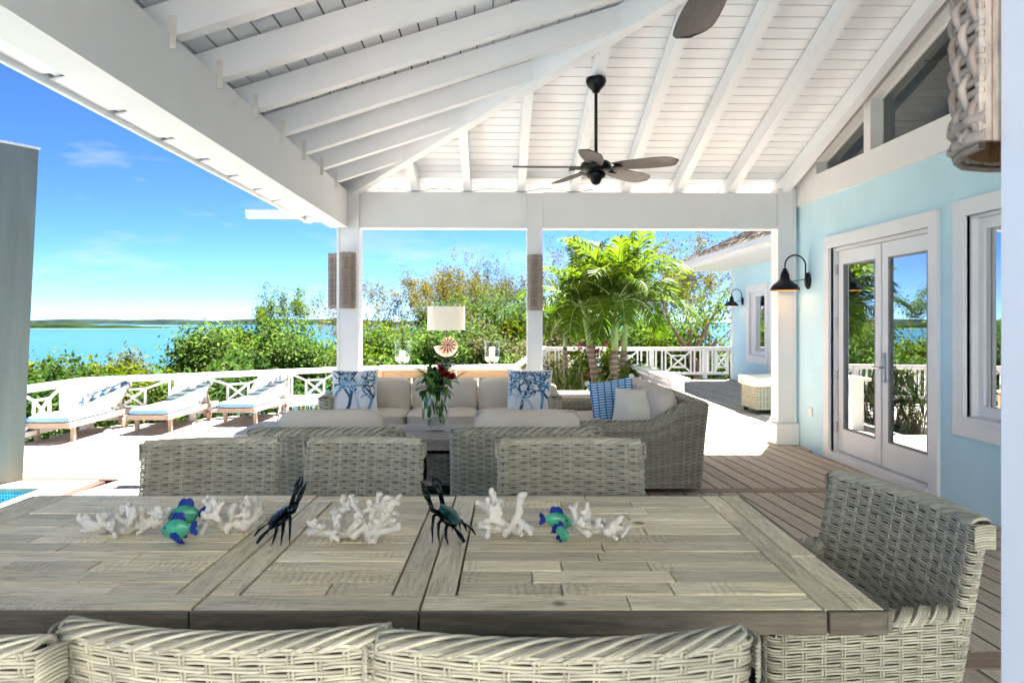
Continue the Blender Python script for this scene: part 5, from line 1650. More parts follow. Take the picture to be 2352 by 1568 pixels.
fade = ramp(n, l, vd.outputs['Value'], [(.07, (0, 0, 0, 1)), (.125, (1, 1, 1, 1))])
l.new(mixcol(n, l, fade, stripe, srgb(232, 196, 170)), p.inputs['Base Color']); p.inputs['Roughness'].default_value = .35
obj("nautilus_shell", mb, m, lamp, smooth=True, attr=True)
lampshade = simple("cream_linen_shade", srgb(228, 220, 205), .85, var=.03, b=.08, bs=300)
mb = MB()
w2, d2 = .213, .11
prof = [(w2 * math.copysign(abs(math.cos(a)) ** .8, math.cos(a)), d2 * math.copysign(abs(math.sin(a)) ** .8, math.sin(a))) for a in np.linspace(0, 2 * math.pi, 48, endpoint=False)]
z0, z1 = .415, .685
vs = [(x, y, z0) for x, y in prof] + [(x * .985, y * .985, z1) for x, y in prof] + [(x * .975, y * .96, z1) for x, y in prof] + [(x * .985, y * .97, z0) for x, y in prof]
N = 48; fs = []
for r_ in range(4):
    for i in range(N): fs.append((r_ * N + i, r_ * N + (i + 1) % N, ((r_ + 1) % 4) * N + (i + 1) % N, ((r_ + 1) % 4) * N + i))
mb.add(vs, fs); o = obj("lamp_shade", mb, lampshade, lamp); autosmooth(o)
mb = MB(); mb.tube([(.05, -.05, .03), (.09, -.13, .012), (.12, -.2, .006), (.13, -.22, -.1), (.15, -.23, -.3)], .004, 6); obj("cord", mb, CANDLE, lamp, smooth=True)
# ================================================================= sun loungers
m, n, l, p = new_mat("striped_lounger_fabric")
tc = n.new("ShaderNodeTexCoord"); sp = n.new("ShaderNodeSeparateXYZ"); l.new(tc.outputs['Object'], sp.inputs[0])
mu = n.new("ShaderNodeMath"); mu.operation = 'MULTIPLY'; mu.inputs[1].default_value = 52; l.new(sp.outputs[1], mu.inputs[0])
si_ = n.new("ShaderNodeMath"); si_.operation = 'SINE'; l.new(mu.outputs[0], si_.inputs[0])
mr = n.new("ShaderNodeMapRange"); mr.inputs['From Min'].default_value = -1; l.new(si_.outputs[0], mr.inputs['Value'])
l.new(ramp(n, l, mr.outputs[0], [(.50, (.62, .65, .66, 1)), (.6, (.16, .26, .24, 1))]), p.inputs['Base Color'])
p.inputs['Roughness'].default_value = .9; p.inputs['Specular IOR Level'].default_value = .2
STRIPE = m
WHEELM = simple("teak_wheel", (.42, .25, .17, 1), .6, var=.2)
def lounger(loc, rz, label, stripes_x=False):
    """local: foot at y=0 towards the camera, head at +y"""
    t = thing("sun_lounger", label, "sun lounger", loc, rz, "sun loungers in a row on the lower deck")
    Wd, L = .60, 1.95; zr = .235
    for sx in (-1, 1):
        mb = MB(); mb.box((sx * (Wd / 2 - .02), L / 2, zr), (.035, L, .075), ch=.003); obj("side_rail", mb, TEAK, t)
        mb = MB(); mb.box((sx * (Wd / 2 - .06), .20, .10), (.05, .06, .20), ch=.003); obj("leg", mb, TEAK, t)
        mb = MB(); mb.box((sx * (Wd / 2 - .06), 1.52, .14), (.045, .06, .16), ch=.003); obj("leg", mb, TEAK, t)
        mb = MB(); mb.lathe([(.0, -.018), (.03, -.02), (.07, -.016), (.08, -.014), (.08, .014), (.07, .016), (.03, .02), (0, .018)], 22); obj("wheel", mb, WHEELM, t, (sx * (Wd / 2 - .005), 1.52, .08), (0, R(90), 0), smooth=True)
    for yy in (.015, L - .015):
        mb = MB(); mb.box((0, yy, zr), (Wd - .08, .03, .07)); obj("end_rail", mb, TEAK, t)
    for i in range(9):
        mb = MB(); mb.box((0, .10 + i * .125, zr + .03), (Wd - .08, .085, .016)); obj("slat", mb, TEAK, t)
    hy, hz, ang, bl = 1.17, zr + .03, R(29), .76
    def bp(s, dz): return (0, hy + s * math.cos(ang) - dz * math.sin(ang), hz + s * math.sin(ang) + dz * math.cos(ang))
    bf = MB()
    for sx in (-1, 1): bf.bar((sx * .25, *bp(0, 0)[1:]), (sx * .25, *bp(bl, 0)[1:]), .035, .03, (1, 0, 0))
    for i in range(6): c = bp(.08 + i * .125, 0); bf.box(c, (.48, .08, .016), rx=ang)
    bf.bar((.2, *bp(bl * .7, -.02)[1:]), (.2, L - .15, zr), .025, .025, (1, 0, 0)); bf.bar((-.2, *bp(bl * .7, -.02)[1:]), (-.2, L - .15, zr), .025, .025, (1, 0, 0))
    obj("backrest_frame", bf, TEAK, t)
    ch = .075
    s = obj("seat_cushion", cushion(Wd - .05, 1.18, ch, 9, .1, .002, 1), FABRIC_W, t, (0, .585, zr + .045 + ch / 2), smooth=True)
    mb = MB(); lp = Loop(round_poly([(-Wd / 2 + .02, -.595), (Wd / 2 - .02, -.595), (Wd / 2 - .02, .595), (-Wd / 2 + .02, .595)], .04, 4)); u = np.arange(64) / 64; pp, _ = lp.at(u)
    vs = [(a, b, -.026) for a, b in pp] + [(a, b, .02) for a, b in pp]
    mb.add(vs, np.array([(i, (i + 1) % 64, 64 + (i + 1) % 64, 64 + i) for i in range(64)])); obj("side_band", mb, CUSH_BLUE, s)
    c = bp(bl / 2 + .02, .05)
    b = obj("back_cushion", cushion(Wd - .05, bl + .06, ch, 9, .12, .003, 2), STRIPE, t, c, (ang, 0, 0), smooth=True)
    return t, (hy, hz, ang, bl, bp)
La, LG = lounger((-5.93, 9.95, LZ), R(1), "sun lounger nearest the pool pier with a blue towel across its back")
Lb, _ = lounger((-4.99, 10.78, LZ), R(0), "middle sun lounger of the row, bare of towels")
Lc, _ = lounger((-4.02, 11.60, LZ), R(-3), "sun lounger closest to the corner post, towel tossed at its top")
# towels
m, n, l, p = new_mat("blue_white_towel")
tc = n.new("ShaderNodeTexCoord"); sp = n.new("ShaderNodeSeparateXYZ"); l.new(tc.outputs['Object'], sp.inputs[0])
mu = n.new("ShaderNodeMath"); mu.operation = 'MULTIPLY'; mu.inputs[1].default_value = 62; l.new(sp.outputs[0], mu.inputs[0])
si_ = n.new("ShaderNodeMath"); si_.operation = 'SINE'; l.new(mu.outputs[0], si_.inputs[0])
mr = n.new("ShaderNodeMapRange"); mr.inputs['From Min'].default_value = -1; l.new(si_.outputs[0], mr.inputs['Value'])
l.new(ramp(n, l, mr.outputs[0], [(.45, (.7, .74, .78, 1)), (.52, (.008, .075, .19, 1))]), p.inputs['Base Color']); p.inputs['Roughness'].default_value = .95
TOWEL = m
def towel(root, LGx, label, x0, s0, x1, s1, wdt, seed):
    hy, hz, ang, bl, bp = LGx
    r_ = np.random.default_rng(seed)
    t = thing("beach_towel", label, "towel", root.location, root.rotation_euler.z, "beach towels on the loungers")
    mb = MB(); NU, NV = 26, 16; vs = []
    for i in range(NU + 1):
        a = i / NU
        for j in range(NV + 1):
            b = j / NV - .5
            x = x0 + (x1 - x0) * a + b * wdt * .35; s = s0 + (s1 - s0) * a + b * wdt
            fold = .012 * math.sin(b * 22 + a * 5 + seed) + .008 * math.sin(a * 17 + seed)
            q = bp(s, .105 + fold + .01)
            vs.append((x, q[1], q[2]))
    mb.add(vs, np.array([(i * (NV + 1) + j, i * (NV + 1) + j + 1, (i + 1) * (NV + 1) + j + 1, (i + 1) * (NV + 1) + j) for i in range(NU) for j in range(NV)]))
    o = obj("towel_cloth", mb, TOWEL, t, smooth=True)
    so = o.modifiers.new("thick", 'SOLIDIFY'); so.thickness = .006
towel(La, LG, "blue striped towel draped slantwise down the lounger by the pool", -.18, .12, .22, .60, .17, 1)
towel(Lc, LG, "blue striped towel bunched at the top of the lounger by the post", .02, .40, .25, .72, .16, 4)

# ================================================================= vase of flowers
t = thing("flower_vase", "glass vase of green leaves and red blooms on the coffee table", "vase", (-.482, 6.085, .45))
k_ = 1.0
mb = MB(); mb.lathe([(0, 0), (.075, 0), (.08, .008), (.05, .018), (.045, .03), (.07, .05), (.10, .10), (.112, .16), (.115, .22), (.108, .30), (.102, .34), (.098, .34), (.104, .30), (.111, .22), (.108, .16), (.095, .10), (.065, .055), (0, .045)], 32); obj("glass_body", mb, CLEAR, t, smooth=True)
mb = MB()
for i in range(60):
    a = random.random() * 6.28; z = .055 + random.random() * .06; rmax = .05 + (z - .055) * .5; r_ = rmax * math.sqrt(random.random()); mb.ball((r_ * math.cos(a), r_ * math.sin(a), z), (.013, .011, .009), 4, 6)
tag(obj("pebbles", mb, simple("pale_pebbles", (.6, .57, .5, 1), .6), t, smooth=True), kind="stuff")
def big_leaf(mb, p, d, ln, w, droop=.3, attr=.5):
    p = Vector(p); d = Vector(d).normalized(); side = d.cross(Vector((0, 0, 1)))
    if side.length < .1: side = Vector((1, 0, 0))
    side.normalize(); vs = []; N_ = 6
    q = p.copy(); dd = d.copy()
    for i in range(N_ + 1):
        s = i / N_; ww = w * math.sin(math.pi * min(1, .08 + s * .92)) ** .8
        up = side.cross(dd).normalized()
        vs += [tuple(q - side * ww + up * ww * .25), tuple(q), tuple(q + side * ww + up * ww * .25)]
        dd = (dd + Vector((0, 0, -droop / N_))).normalized(); q = q + dd * ln / N_
    f = []
    for i in range(N_): f += [(i * 3, i * 3 + 1, i * 3 + 4, i * 3 + 3), (i * 3 + 1, i * 3 + 2, i * 3 + 5, i * 3 + 4)]
    mb.add(vs, f, attr)
VLEAF = leafy("vase_leaf", [(0, (.03, .085, .02, 1)), (.6, (.07, .19, .04, 1)), (1, (.20, .34, .10, 1))], .3, .35, .3)
mb = MB(); r_ = random.Random(5)
for i in range(120):
    a = r_.random() * 6.28; el = r_.uniform(-.25, 1.2)
    c = Vector((r_.gauss(0, .05), r_.gauss(0, .05), r_.uniform(.33, .48)))
    big_leaf(mb, c, (math.cos(a) * math.cos(el), math.sin(a) * math.cos(el), math.sin(el)), r_.uniform(.10, .20), r_.uniform(.012, .03), r_.uniform(.4, 1.3), r_.random())
for i in range(46):
    a = r_.random() * 6.28; rr = r_.uniform(.03, .095)
    big_leaf(mb, (rr * math.cos(a), rr * math.sin(a), r_.uniform(.12, .34)), (.3 * math.cos(a + 1), .3 * math.sin(a + 1), r_.choice((-1, 1))), r_.uniform(.08, .14), .012, .1, r_.random())
tag(obj("foliage", mb, VLEAF, t, smooth=True, attr=True), kind="stuff")
REDF = leafy("red_bloom", [(0, (.16, .004, .012, 1)), (1, (.50, .02, .03, 1))], .25, .4)
for (bx_, by_, bz_) in ((.05, -.04, .50), (.09, -.08, .46), (.14, -.05, .44)):
    mb = MB()
    for i in range(26):
        a = i * 2.4; el = -.2 + 1.5 * (i / 26)
        big_leaf(mb, (0, 0, 0), (math.cos(a) * math.cos(el), math.sin(a) * math.cos(el), math.sin(el)), .055, .014, .3, r_.random())
    obj("bloom", mb, REDF, t, (bx_, by_, bz_), smooth=True, attr=True)

# ================================================================= ornaments on the dining table
def on_table(u, v):
    """plan point on the table top seen at (u,v)"""
    return at_z(u, v, TZ + .002)
def coral(u, v, wpx, hpx, seed, label, nb=9, rad=.011, flat=.6):
    c = on_table(u, v); sc = math.hypot(c.x, c.y) / 1700
    wd = wpx * sc / 2; ht = hpx * sc
    r_ = random.Random(seed); mb = MB()
    def cap(p, q, r0, r1):
        P = [p.lerp(q, i / 4) + Vector((r_.gauss(0, .0015), r_.gauss(0, .0015), r_.gauss(0, .0015))) for i in range(5)]
        mb.tube([tuple(x) for x in P], np.linspace(r0, r1, 5), 8); mb.ball(tuple(q), r1 * 1.12, 6, 8); mb.ball(tuple(p), r0, 6, 8)
    def grow(p, d, ln, r0, lvl):
        d = d.normalized(); q = p + d * ln
        q.z = max(q.z, rad * .9)
        if q.z > ht * 1.04 - rad or abs(q.x) > wd * 1.02 or abs(q.y) > wd * flat:
            q = p + d * ln * .45; q.z = max(q.z, rad * .9); lvl = 0
            if q.z > ht * 1.08 - rad or abs(q.x) > wd * 1.08: return
        if (q - p).length < .010: return
        cap(p, q, r0, r0 * .86)
        if lvl <= 0: return
        for k in range(r_.choice((2, 2, 3))):
            e = Vector((r_.gauss(0, 1), r_.gauss(0, .8), r_.gauss(.25, .8))).normalized()
            grow(q if k else p.lerp(q, r_.uniform(.5, .8)), (d + e * 1.15), ln * r_.uniform(.55, .85), r0 * .84, lvl - 1)
    for i in range(nb):
        s = (i + .5) / nb * 2 - 1
        p = Vector((s * wd * .62, r_.uniform(-.35, .35) * wd * flat, rad + r_.random() * ht * .18))
        lean = Vector((s * .9 + r_.gauss(0, .5), r_.gauss(0, .6), r_.uniform(.2, 1.3)))
        grow(p, lean, ht * r_.uniform(.30, .44), rad * r_.uniform(.9, 1.1), 2 + (i % 2))
        if i: cap(prev, p, rad, rad)
        prev = p.copy()
        # feet reaching the table
        if i % 2 == 0: grow(p, Vector((r_.gauss(0, .6), -1 if r_.random() < .6 else 1, -.7)), .035, rad * .8, 0)
    o = tag(obj("coral", mb, CORALM, None, (c.x, c.y, TZ), (0, 0, -YAW), smooth=True), label, "coral", "white coral branches along the table")
    md = o.modifiers.new("fuse", 'REMESH'); md.mode = 'VOXEL'; md.voxel_size = .0028; md.use_smooth_shade = True
    sm = o.modifiers.new("soften", 'SMOOTH'); sm.iterations = 2; sm.factor = .5
coral(285, 1225, 222, 66, 3, "long low white coral branch farthest along the table toward the pool", 10, .0104, .45)
coral(522, 1222, 140, 92, 8, "white coral piece just behind the pair of fish nearest the pool", 8, .0104, .55)
coral(815, 1238, 194, 102, 14, "white coral cluster between the two crabs", 11, .0102, .6)
coral(1162, 1228, 150, 108, 21, "tallest white coral with broad branches beside the teal crab", 7, .0128, .5)
coral(1375, 1235, 126, 80, 33, "small white coral nearest the head of the table", 8, .0094, .55)

def fish(u, v, lpx, rz, label, flip=1):
    c = on_table(u, v); sc = math.hypot(c.x, c.y) / 1700; L = lpx * sc
    t = thing("ceramic_fish", label, "fish ornament", (c.x, c.y, TZ), rz, "green and blue ceramic fish")
    s = L / .112
    t.scale = (s, s, s)
    # body outline in x-z, nose at -x and down, belly on the table
    N_ = 18; mb = MB(); vs = []; K = 12
    for i in range(N_ + 1):
        q = i / N_
        x = -.05 + .078 * q
        hh = .0005 + .027 * math.sin(math.pi * (q * .86 + .07)) ** .75
        if q > .8: hh = max(.007, hh * (1 - (q - .8) * 1.6))
        zc = .033 + .010 * q
        for j in range(K):
            a = 2 * math.pi * j / K
            vs.append((x, .016 * math.sin(math.pi * (q * .8 + .1)) * math.cos(a), zc + hh * math.sin(a)))
    f = [(i * K + j, i * K + (j + 1) % K, (i + 1) * K + (j + 1) % K, (i + 1) * K + j) for i in range(N_) for j in range(K)] + [tuple(range(K))[::-1], tuple(N_ * K + j for j in range(K))]
    mb.add(vs, f); obj("body", mb, FISHG, t, smooth=True)
    def fin(name, poly, th=.006, y=0):
        mb = MB(); mb.prism(poly, y - th / 2, y + th / 2, 'y'); o = obj(name, mb, FISHB, t); o.modifiers.new("b", 'BEVEL').width = .002
    fin("dorsal_fin", [(-.028, .058), (-.022, .074), (-.012, .082), (-.004, .079), (.004, .083), (.012, .078), (.016, .068), (.014, .058), (0, .055)])
    fin("tail_fin", [(.024, .040), (.034, .056), (.046, .064), (.048, .05), (.043, .043), (.049, .033), (.045, .022), (.032, .030)])
    fin("belly_fin", [(-.012, .020), (.004, .012), (.014, .001), (-.002, .0005), (-.014, .006)], .007)
    for sy in (-1, 1):
        fin("pectoral_fin", [(-.02, .030), (-.004, .034), (.008, .024), (.010, .012), (-.004, .012), (-.016, .018)], .006, sy * .015)
        mb = MB(); mb.ball((-.036, sy * .010, .042), (.0035, .0025, .0035), 6, 8); obj("eye", mb, FISHB, t, smooth=True)
fish(432, 1215, 92, R(-4), "green ceramic fish with blue fins, rear one of the pair by the pool side corals")
fish(414, 1247, 92, R(-12), "green ceramic fish with blue fins, front one of the pair by the pool side corals")
fish(1274, 1222, 84, R(176), "green ceramic fish facing the head of the table, rear of its pair")
fish(1288, 1243, 66, R(118), "green ceramic fish turned almost end on, front of its pair")

def crab(u, v, hpx, rz, label, shellm):
    c = on_table(u, v); sc = math.hypot(c.x, c.y) / 1700; H_ = hpx * sc
    t = thing("metal_crab", label, "crab ornament", (c.x, c.y, TZ), rz, "standing metal crabs")
    t.scale = (H_ / .215,) * 3
    # body: tilted shield, claws reach up and forward (+x), tail paddles behind (-x)
    tilt = R(38)
    rot = Euler((0, -tilt, 0)).to_matrix()
    bc = Vector((0, 0, .068))
    mb = MB(); mb.ball(tuple(bc), (.042, .034, .017), 10, 16, rot); obj("body", mb, CRABM, t, smooth=True)
    up = rot @ Vector((0, 0, 1)); fw_ = rot @ Vector((1, 0, 0)); sd = Vector((0, 1, 0))
    mb = MB()
    vs = []; N_ = 10
    for i in range(N_ + 1):
        a = i / N_ * 2 - 1
        for j in range(N_ + 1):
            b = j / N_ * 2 - 1
            x = .044 * a * math.sqrt(1 - b * b / 2); y = .038 * b * math.sqrt(1 - a * a / 2)
            z = .012 + .014 * (1 - (a * a + b * b) / 2) 
            vs.append(tuple(bc + fw_ * x + sd * y + up * z))
    mb.add(vs, np.array([(i * (N_ + 1) + j, i * (N_ + 1) + j + 1, (i + 1) * (N_ + 1) + j + 1, (i + 1) * (N_ + 1) + j) for i in range(N_) for j in range(N_)])); obj("carapace", mb, shellm, t, smooth=True)
    # walking legs
    for s in (-1, 1):
        for i in range(3):
            fx = .022 - i * .020
            p0 = bc + fw_ * fx + sd * (s * .026)
            kn = p0 + Vector((.004 - i * .006, s * (.034 + .006 * (i % 2)), .004 - .008 * i)); kn.z = max(kn.z, .035)
            ft = Vector((kn.x - .004 - .006 * i, kn.y + s * .014, .002))
            md = kn.lerp(ft, .45) + Vector((0, s * .006, 0))
            mb = MB(); mb.tube([tuple(p0), tuple(p0.lerp(kn, .5) + Vector((0, 0, .004))), tuple(kn), tuple(md), tuple(ft)], [.0055, .0058, .0055, .0042, .001], 7); obj("leg", mb, CRABM, t, smooth=True)
        # paddle leg trailing
        p0 = bc - fw_ * .032 + sd * (s * .02)
        p1 = p0 + Vector((-.02, s * .016, -.004)); p2 = p1 + Vector((-.022, s * .008, -.018)); p3 = Vector((p2.x - .014, p2.y, .008))
        mb = MB(); mb.tube([tuple(p0), tuple(p1), tuple(p2), tuple(p3)], [.005, .006, .0095, .006], 8, flat=.45); obj("paddle", mb, CRABM, t, smooth=True)
        # claw arm
        a0 = bc + fw_ * .03 + sd * (s * .02)
        a1 = a0 + Vector((.012, s * .018, .012)); a2 = a1 + Vector((.010, s * .004, .030))
        mb = MB(); mb.tube([tuple(a0), tuple(a1), tuple(a2)], [.007, .008, .008], 8); obj("claw_arm", mb, CRABM, t, smooth=True)
        # pincer: palm and two fingers in the plane (dir, sd)
        dr = Vector((.45, s * .10, 1)).normalized(); ac = Vector((.35, s * -.9, 0)).normalized()
        pts = [a2 - dr * .008, a2 + dr * .012, a2 + dr * .028, a2 + dr * .036]
        mb = MB(); mb.tube([tuple(x) for x in pts], [.006, .0135, .0135, .010], 9, flat=.62)
        b0 = a2 + dr * .030
        for sg, ln, bend in ((1, .040, .010), (-1, .036, .008)):
            f0 = b0 + ac * (sg * .007); f1 = b0 + ac * (sg * (.010 + bend * .6)) + dr * ln * .45; f2 = b0 + ac * (sg * .005) + dr * ln
            mb.tube([tuple(f0), tuple(f0.lerp(f1, .6) + ac * sg * .002), tuple(f1), tuple(f2)], [.0078, .0072, .0055, .0012], 8, flat=.7)
        obj("pincer", mb, CRABM, t, smooth=True)
crab(646, 1236, 142, R(22), "black metal crab standing with raised claws over the table joint toward the pool", CRABM)
crab(1028, 1234, 150, R(158), "teal backed metal crab standing with raised claws beside the tall coral", CRABSHELL)

# ================================================================= vegetation
def leaf_quads(mb, C, size, rg, up=.4, asp=.42, fold=.25, tone=None):
    """C: (n,3) leaf bases; folded two-quad leaves kept as one rhombus each"""
    n_ = len(C)
    d = rg.normal(size=(n_, 3)); d[:, 2] *= .7; d /= np.linalg.norm(d, axis=1, keepdims=True)
    nn = rg.normal(size=(n_, 3)); nn[:, 2] = np.abs(nn[:, 2]) + up
    s = np.cross(d, nn); s /= np.maximum(np.linalg.norm(s, axis=1, keepdims=True), 1e-6)
    nn = np.cross(s, d)
    sz = size * rg.uniform(.6, 1.3, (n_, 1))
    a = C; b = C + d * sz * .5 + s * sz * asp * .5 + nn * sz * fold * .3; c = C + d * sz; e = C + d * sz * .5 - s * sz * asp * .5 + nn * sz * fold * .3
    V = np.stack((a, b, c, e), 1).reshape(-1, 3)
    f = np.arange(n_ * 4).reshape(-1, 4)
    t_ = np.clip(rg.normal(.5, .25, n_) if tone is None else tone, 0, 1)
    mb.add(V, f, np.repeat(t_, 4))
def branches(rg, base, height, spread, levels=4, r0=.06, nsplit=(2, 3), up=.5, straight=.12, first=.35):
    """returns tubes [(pts,radii)] and twig points"""
    tubes = []; tips = []
    def grow(p, d, ln, r, lv):
        n_ = 5; pts = [p]; rr = [r]; q = p.copy()
        for i in range(n_):
            d = d + rg.normal(0, straight, 3); d[2] += up * .06; d /= np.linalg.norm(d)
            q = q + d * ln / n_; pts.append(q.copy()); rr.append(r * (1 - .45 * (i + 1) / n_))
            if lv <= 1: tips.append((q.copy(), d.copy()))
        tubes.append((pts, rr))
        if lv <= 0: return
        k = rg.integers(nsplit[0], nsplit[1] + 1)
        for _ in range(k):
            e = rg.normal(size=3); e[2] = abs(e[2]) * up; e /= np.linalg.norm(e)
            nd = d * .75 + e * spread; nd /= np.linalg.norm(nd)
            st = pts[rg.integers(3, n_ + 1)]
            grow(np.array(st), nd, ln * rg.uniform(.6, .85), rr[-1] * rg.uniform(.6, .8), lv - 1)
    tot = first * height
    grow(np.array(base, float), np.array((rg.normal(0, .15), rg.normal(0, .15), 1.0)), tot, r0, levels)
    return tubes, tips
def tree(name, label, cat, base, height, spread, mat, seed, nleaf=4000, size=.09, levels=4, r0=.06, cloud=.16, bark=TWIG, up=.5, group=None, asp=.42, first=.32, nsplit=(2, 3), trunks=1, lean=0.0):
    rg = np.random.default_rng(seed)
    t = thing(name, label, cat, base, 0, group)
    T = []; TB = []
    for k in range(trunks):
        tb = MB(); TB.append(tb)
        off = (0, 0, 0) if trunks == 1 else (rg.normal(0, .12 * trunks), rg.normal(0, .12 * trunks), 0)
        tubes, tips = branches(rg, off, height, spread, levels, r0, nsplit, up, first=first)
        for pts, rr in tubes: tb.tube(pts, rr, 5 if rr[0] < .02 else 7, cap=False)
        T += tips
    P = np.array([q for q, _ in T])
    # fit the crown to the asked height
    top = np.percentile(P[:, 2], 98); k = height / max(top, .1)
    for tb in TB:
        for i in range(len(tb.V)): tb.V[i] = tb.V[i] * k
    P = P * k
    lv = MB()
    idx = rg.integers(0, len(P), nleaf)
    C = P[idx] + rg.normal(0, cloud, (nleaf, 3))
    clump = rg.random(len(P))
    tone = np.clip(.5 * clump[idx] + .5 * rg.random(nleaf), 0, 1)
    leaf_quads(lv, C, size, rg, asp=asp, tone=tone)
    for tb in TB: obj("trunk", tb, bark, t, smooth=True)
    tag(obj("crown", lv, mat, t, attr=True), kind="stuff")
    return t
L_YEL = leafy("yellowing_leaf", [(0, (.045, .055, .014, 1)), (.45, (.11, .10, .022, 1)), (.8, (.185, .155, .032, 1)), (1, (.25, .22, .075, 1))], .45)
L_SPARSE = leafy("dusty_olive_leaf", [(0, (.035, .045, .018, 1)), (.5, (.085, .085, .036, 1)), (1, (.17, .145, .065, 1))], .4)
L_BRIGHT = leafy("bright_green_leaf", [(0, (.03, .062, .010, 1)), (.5, (.085, .14, .020, 1)), (1, (.20, .235, .045, 1))], .45)
L_DEEP = leafy("deep_green_leaf", [(0, (.025, .055, .014, 1)), (.5, (.065, .12, .028, 1)), (1, (.16, .21, .06, 1))], .45)
L_SEA = leafy("sea_grape_leaf", [(0, (.03, .055, .008, 1)), (.55, (.08, .12, .014, 1)), (.85, (.18, .17, .02, 1)), (1, (.25, .16, .025, 1))], .4)
L_GREY = leafy("grey_green_leaf", [(0, (.06, .08, .05, 1)), (1, (.17, .20, .13, 1))], .35)
def place(u, v_top, depth, zb=None):
    q = at_d(u, v_top, depth); zb = ground_z(q.x, q.y) if zb is None else zb
    return (q.x, q.y, zb), q.z - zb
def T_(name, label, cat, u, vt, depth, spread, mat, seed, group, **kw):
    b, h = place(u, vt, depth); return tree(name, label, cat, b, h, spread, mat, seed, group=group, **kw)
GS = "shrubs beyond the deck railing"; GT = "trees beyond the deck"
dense = dict(nleaf=9500, size=.105, levels=4, r0=.04, cloud=.19, first=.22, trunks=3, asp=.5)
T_("sea_grape_shrub", "yellow green shrub at the sea edge right beside the grey pier", "shrub", 95, 866, 15.0, 1.3, L_SEA, 1, GS, **dense)
T_("sea_grape_shrub", "yellow green shrub behind the first lounger's foot", "shrub", 190, 868, 15.6, 1.3, L_SEA, 2, GS, **dense)
T_("sea_grape_shrub", "golden leaved shrub rising behind the first lounger's backrest", "shrub", 290, 872, 16.4, 1.3, L_SEA, 3, GS, **dense)
T_("sprig_shrub", "dull grey green sprig standing up against the sea", "shrub", 297, 822, 18.0, .7, L_GREY, 4, GS, nleaf=1500, size=.12, levels=3, r0=.03, cloud=.13, asp=.5)
T_("sea_grape_shrub", "golden green shrub behind the middle lounger", "shrub", 392, 856, 17.4, 1.3, L_SEA, 5, GS, **dense)
T_("broadleaf_tree", "bushy green tree with arching sprays against the bay", "tree", 470, 772, 19.5, 1.1, L_BRIGHT, 6, GT, nleaf=13000, size=.115, levels=4, r0=.07, cloud=.15, up=.7, asp=.4, trunks=2, first=.25)
T_("broadleaf_tree", "bushy green tree beside the arching sprays, over the third lounger", "tree", 570, 786, 19.0, 1.1, L_BRIGHT, 16, GT, nleaf=12000, size=.115, levels=4, r0=.07, cloud=.17, up=.7, asp=.4, trunks=2, first=.25)
T_("feathery_tree", "feathery open tree reaching over the sea beside the corner post", "tree", 690, 664, 21.0, .75, L_BRIGHT, 7, GT, nleaf=6500, size=.085, levels=5, r0=.08, cloud=.065, up=.8, asp=.3, first=.28)
T_("dense_shrub", "dark green shrub behind the last lounger", "shrub", 650, 775, 17.6, 1.2, L_DEEP, 8, GS, **dense)
T_("dense_shrub", "dark green shrub partly hidden by the corner post", "shrub", 745, 762, 17.4, 1.2, L_DEEP, 9, GS, **dense)
for i, (u, vt, d_, lab) in enumerate(((868, 655, 23, "sparse yellowing tree right of the corner post"), (955, 622, 26, "sparse golden tree rising left of the lamp shade"), (1050, 628, 25, "thin branched yellowing tree above the lamp shade"), (1130, 600, 27, "tall dusty tree between the lamp and the slim post"), (1195, 590, 26, "tall dusty tree directly behind the slim post"))):
    T_("sparse_tree", lab, "tree", u, vt, d_, .85, L_YEL if i < 3 else L_SPARSE, 20 + i, GT, nleaf=9000, size=.08, levels=5, r0=.09, cloud=.075, up=.7, asp=.4, first=.25, trunks=2)
for i, (u, vt, d_, mt, lab) in enumerate(((862, 770, 19, L_BRIGHT, "bright green shrub beside the corner post's inner edge"), (935, 775, 20, L_DEEP, "dark shrub behind the shorter candle"), (1005, 780, 19.5, L_DEEP, "dark shrub behind the nautilus lamp"), (1075, 765, 20, L_DEEP, "dark shrub just right of the lamp shade"), (1110, 690, 22, L_DEEP, "slim dark evergreen standing right of the lamp shade"), (1165, 765, 20, L_SPARSE, "dry tangled shrub behind the taller candle"), (1205, 770, 19, L_SPARSE, "dry tangled shrub at the foot of the stair railing"))):
    T_("thicket_shrub", lab, "shrub", u, vt, d_, 1.1, mt, 40 + i, GS, **{**dense, 'trunks': 2 if vt < 700 else 3})
for i, (u, vt, d_, mt, lab) in enumerate(((1275, 585, 27, L_SPARSE, "grey branched tree just right of the slim post"), (1345, 590, 29, L_SPARSE, "grey branched tree behind the palm crowns"), (1470, 600, 28, L_YEL, "yellow green tree behind the tallest palm"), (1545, 540, 25, L_YEL, "tall yellow leaved tree beside the shingled roof"), (1640, 545, 26, L_YEL, "tall yellow leaved tree above the wing's eave"))):
    T_("open_tree", lab, "tree", u, vt, d_, .85, mt, 60 + i, GT, nleaf=8500, size=.085, levels=5, r0=.10, cloud=.08, up=.7, asp=.45, first=.25, trunks=2)
for i, (u, vt, d_, mt, lab) in enumerate(((1268, 760, 20.5, L_SEA, "yellow green shrub behind the rail right of the slim post"), (1335, 745, 21, L_DEEP, "dark shrub behind the palms"), (1430, 745, 21, L_DEEP, "dark shrub behind the tallest palm's trunk"), (1520, 760, 21, L_BRIGHT, "bright shrub behind the far railing"), (1600, 790, 21, L_DEEP, "dark shrub behind the far railing under the eave"), (1660, 800, 21.5, L_BRIGHT, "bright shrub beside the wing's quoins"))):
    T_("thicket_shrub", lab, "shrub", u, vt, d_, 1.1, mt, 80 + i, GS, **dense)
